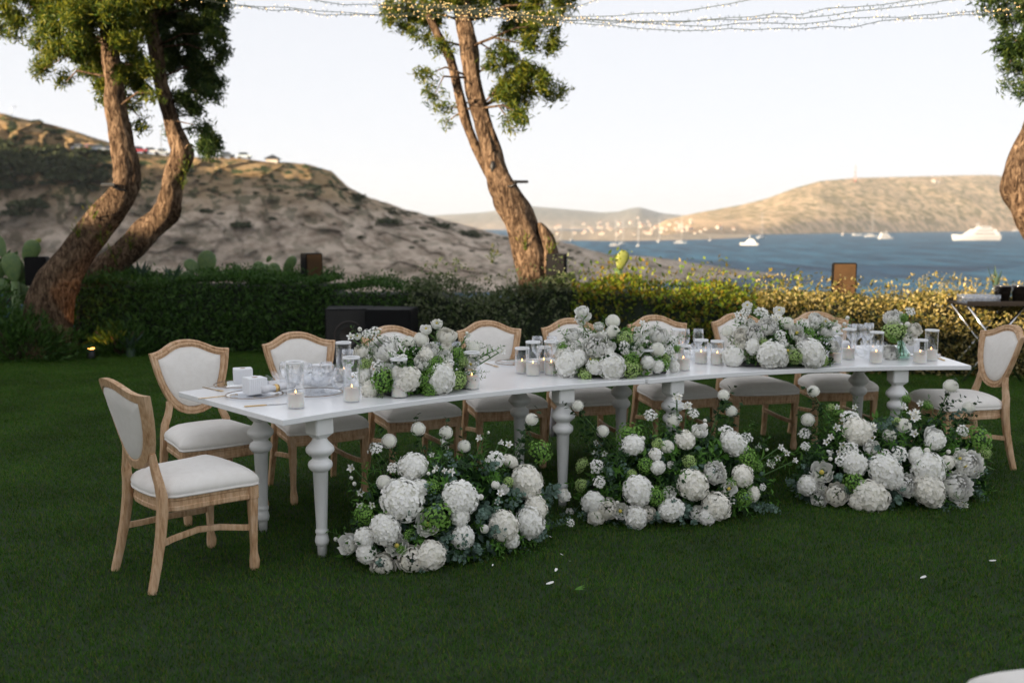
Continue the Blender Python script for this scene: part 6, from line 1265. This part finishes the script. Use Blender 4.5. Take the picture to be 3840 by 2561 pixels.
if loc is not None:
    s = loc.y / 2286; root = empty('radio_mast', loc - Vector((0, 0, s))); tag(root, 'thin red and white lattice radio mast on top of the right hand hill', 'radio mast'); H = 38 * s
    for j in range(8):
        b = MB(); w0, w1 = (1 - j / 8) * 2.2 * s + .5, (1 - (j + 1) / 8) * 2.2 * s + .5; z0, z1 = H * j / 8, H * (j + 1) / 8
        for sx, sy in ((-1, -1), (1, -1), (1, 1), (-1, 1)): b.tube([(sx * w0 / 2, sy * w0 / 2, z0), (sx * w1 / 2, sy * w1 / 2, z1)], .35, 4)
        b.tube([(-w0 / 2, -w0 / 2, z0), (w1 / 2, -w1 / 2, z1)], .25, 4); b.tube([(w0 / 2, -w0 / 2, z0), (-w1 / 2, -w1 / 2, z1)], .25, 4); b.build('lattice_section', [mat('mast_red', (.6, .12, .08), .6), M_house][j % 2], root)
def car(x, y, label, col, rz=0.0, k=.86):
    loc, n = None, None
    for dy in range(0, 26): 
        loc, n = drop(x, y + dy)
        if loc is not None: break
    if loc is None: return
    root = empty('parked_car', loc + Vector((0, .4, 0)), rz); tag(root, label, 'car', 'cars parked on the headland road'); pm = mat('car_paint', col, .3, coat=.5)
    b = MB(); b.box((0, 0, .62), (4.2 * k, 1.7, .62), bev=.15); b.build('body', pm, root)
    b = MB(); b.add([(-1.5 * k, -.8, .9), (1.3 * k, -.8, .9), (1.3 * k, .8, .9), (-1.5 * k, .8, .9), (-1.1 * k, -.65, 1.5), (.6 * k, -.65, 1.5), (.6 * k, .65, 1.5), (-1.1 * k, .65, 1.5)], [(0, 1, 5, 4), (1, 2, 6, 5), (2, 3, 7, 6), (3, 0, 4, 7), (4, 5, 6, 7)], 0, False); b.build('windows', M_boatdk, root)
    b = MB(); b.box((-.25 * k, 0, 1.52), (1.7 * k, 1.25, .05)); b.build('roof', pm, root)
    for sx in (-1.3, 1.3):
        for sy in (-.8, .8): b = MB(); b.lathe([(0, -.1), (.32, -.1), (.32, .1), (0, .1)], 12, (sx * k, sy, .32), M=Matrix.Rotation(PI / 2, 4, 'X')); b.build('wheel', M_dark, root)
for x, y, l, c_, rz in [(182, 347, 'white car at the left of the headland car row', (.5, .5, .52), .2), (206, 348, 'red car left of the leftmost trunk on the headland', (.5, .03, .04), 1.2), (228, 349, 'grey blue car right of the red one on the headland', (.25, .3, .36), .3), (252, 351, 'silver car just left of the leaning trunk on the headland', (.55, .56, .58), .5), (318, 352, 'red car between the two left trunks', (.55, .04, .05), .4), (346, 354, 'silver car right of the red one between the two left trunks', (.6, .62, .64), .2), (372, 356, 'pale blue car next to the second trunk', (.5, .56, .6), .1), (520, 362, 'dark car on the ridge right of the second trunk', (.05, .06, .07), .0), (560, 363, 'light blue car alone on the ridge', (.5, .58, .64), .1)]: car(x, y, l, c_, rz)
for dy in range(0, 20):
    loc, n = drop(625, 372 + dy)
    if loc is not None: break
if loc is not None:
    root = empty('hut', loc + Vector((0, .6, -.2))); tag(root, 'low hut with a dark pitched roof on the headland ridge', 'hut'); b = MB(); b.box((0, 0, .5), (2.8, 2.2, 1.0)); b.build('wall', M_house, root); b = MB(); b.add([(-2, -1.5, .95), (2, -1.5, .95), (2, 1.5, .95), (-2, 1.5, .95), (-.2, 0, 2.0), (.2, 0, 2.0)], [(0, 1, 5, 4), (1, 2, 5), (2, 3, 4, 5), (3, 0, 4), (0, 3, 2, 1)], 0, False); b.build('roof', M_dark, root)
for x, y, h, l in [(30, 316, 6.2, 'thin lamp post on the headland at the far left'), (371, 358, 5.5, 'thin lamp post on the headland between the left trunks')]:
    for dy in range(0, 24):
        loc, n = drop(x, y + dy)
        if loc is not None: break
    if loc is not None:
        root = empty('street_lamp', loc); tag(root, l, 'street lamp'); b = MB(); b.tube([(0, 0, 0), (0, 0, h), (.1, 0, h + .3), (.8, 0, h + .4)], [.08, .06, .05, .04], 6); b.build('pole', M_steel, root); b = MB(); b.box((.9, 0, h + .38), (.5, .2, .1)); b.build('lamp_head', M_dark, root)
def scrub_mesh(seed):
    n = 420; d = rnd_dirs(n); d[:, 2] = np.abs(d[:, 2]) * .9; k = np.array([.8 + .5 * noise.noise(Vector(v) * 2.5 + Vector((seed, 0, 0))) for v in d])[:, None]
    cs = d * rng.uniform(.6, 1, (n, 1)) * k * [1, 1, .75]; return leaf_mesh('scrub_foliage', cs, unit(d + rnd_dirs(n)), unit(d + rnd_dirs(n)), rng.uniform(.2, .42, n), rng.uniform(.12, .25, n), M_scrub)
SCR = [scrub_mesh(i * 3.3) for i in range(4)]
def scrub(x, y, rpx, label, group=None, fy=.62):
    loc, n = drop(x, y, names=('headland_hill',))
    if loc is None: return
    s = rpx * loc.y / 2286; o = link('scrub_bush', SCR[int(rng.integers(0, 4))], None, loc - Vector((0, 0, s * .12))); o.scale = (s, s * .8, s * fy); o.rotation_euler = (0, 0, rng.uniform(0, 6)); tag(o, label, 'bush', group)
for x, y, r, l in [(70, 470, 55, 'broad dark scrub bush low on the left of the headland'), (180, 470, 22, 'small dark scrub bush between the left bushes and the leaning trunk'), (70, 420, 36, 'pale green rounded bush on the left of the headland'), (40, 375, 60, 'large dark green thicket at the left edge of the headland'), (120, 345, 50, 'dark thicket below the parked cars'), (175, 410, 45, 'dark bush left of the leaning trunk'), (82, 281, 20, 'single dark bush on the top left skyline'), (553, 518, 38, 'dark scrub bush in the middle of the pale headland face'), (625, 502, 16, 'small scrub bush right of the middle one'), (415, 558, 22, 'round dark bush right of the second trunk, low on the pale rock'), (475, 485, 24, 'scrub bush just right of the second trunk'), (705, 373, 24, 'feathery bush on the ridge right of the hut'), (820, 452, 30, 'dark bush on the shoulder of the ridge'), (770, 470, 14, 'small bush below the ridge shoulder'), (890, 510, 40, 'wide dark scrub band under the ridge'), (1010, 520, 34, 'dark scrub near the middle trunk, left part'), (1075, 540, 40, 'dark scrub near the middle trunk, right part'), (830, 545, 16, 'small dark bush on the pale cliff'), (970, 525, 16, 'small brownish bush under the ridge'), (20, 330, 40, 'dark thicket under the pale rock band at the left edge')]: scrub(x, y, r, l)
r3 = random.Random(9)
for i in range(46):
    x = r3.uniform(-5, 265); scrub(x, 335 + abs(r3.gauss(0, 55)) + x * .06, r3.uniform(20, 46), 'tall dark thicket on the left flank of the headland', 'thickets on the left flank of the headland', .85)
for i in range(150):
    x = r3.uniform(0, 1340); yr = interp(RIDGE, x); y = yr + 6 + abs(r3.gauss(0, 1)) * 55
    if y > 640: continue
    scrub(x, y, r3.uniform(4, 13) if x > 260 else r3.uniform(8, 20), 'low scrub bush dotted over the dry headland slope', 'scrub bushes on the headland')
for i in range(26):
    x = r3.uniform(860, 1340); scrub(x, interp(RIDGE, x) + r3.uniform(4, 16), r3.uniform(9, 18), 'dense green scrub along the sloping headland ridge', 'green scrub along the ridge', .5)

# ------------------------------------------------------------------ sea haze
hz = MB(); hz.box((200, 2700, 59.5), (9000, 6000, 157.0)); ho = hz.build('haze', None); ho.data.materials.clear()
m, t, b = new_mat('haze_air'); t.nodes.remove(b); pv = t.nodes.new('ShaderNodeVolumePrincipled'); pv.inputs['Color'].default_value = (.82, .90, 1.0, 1); pv.inputs['Density'].default_value = 0.00011; pv.inputs['Anisotropy'].default_value = 0.2
t.links.new(pv.outputs[0], t.nodes['Material Output'].inputs['Volume']); ho.data.materials.append(m); tag(ho, kind='stuff')
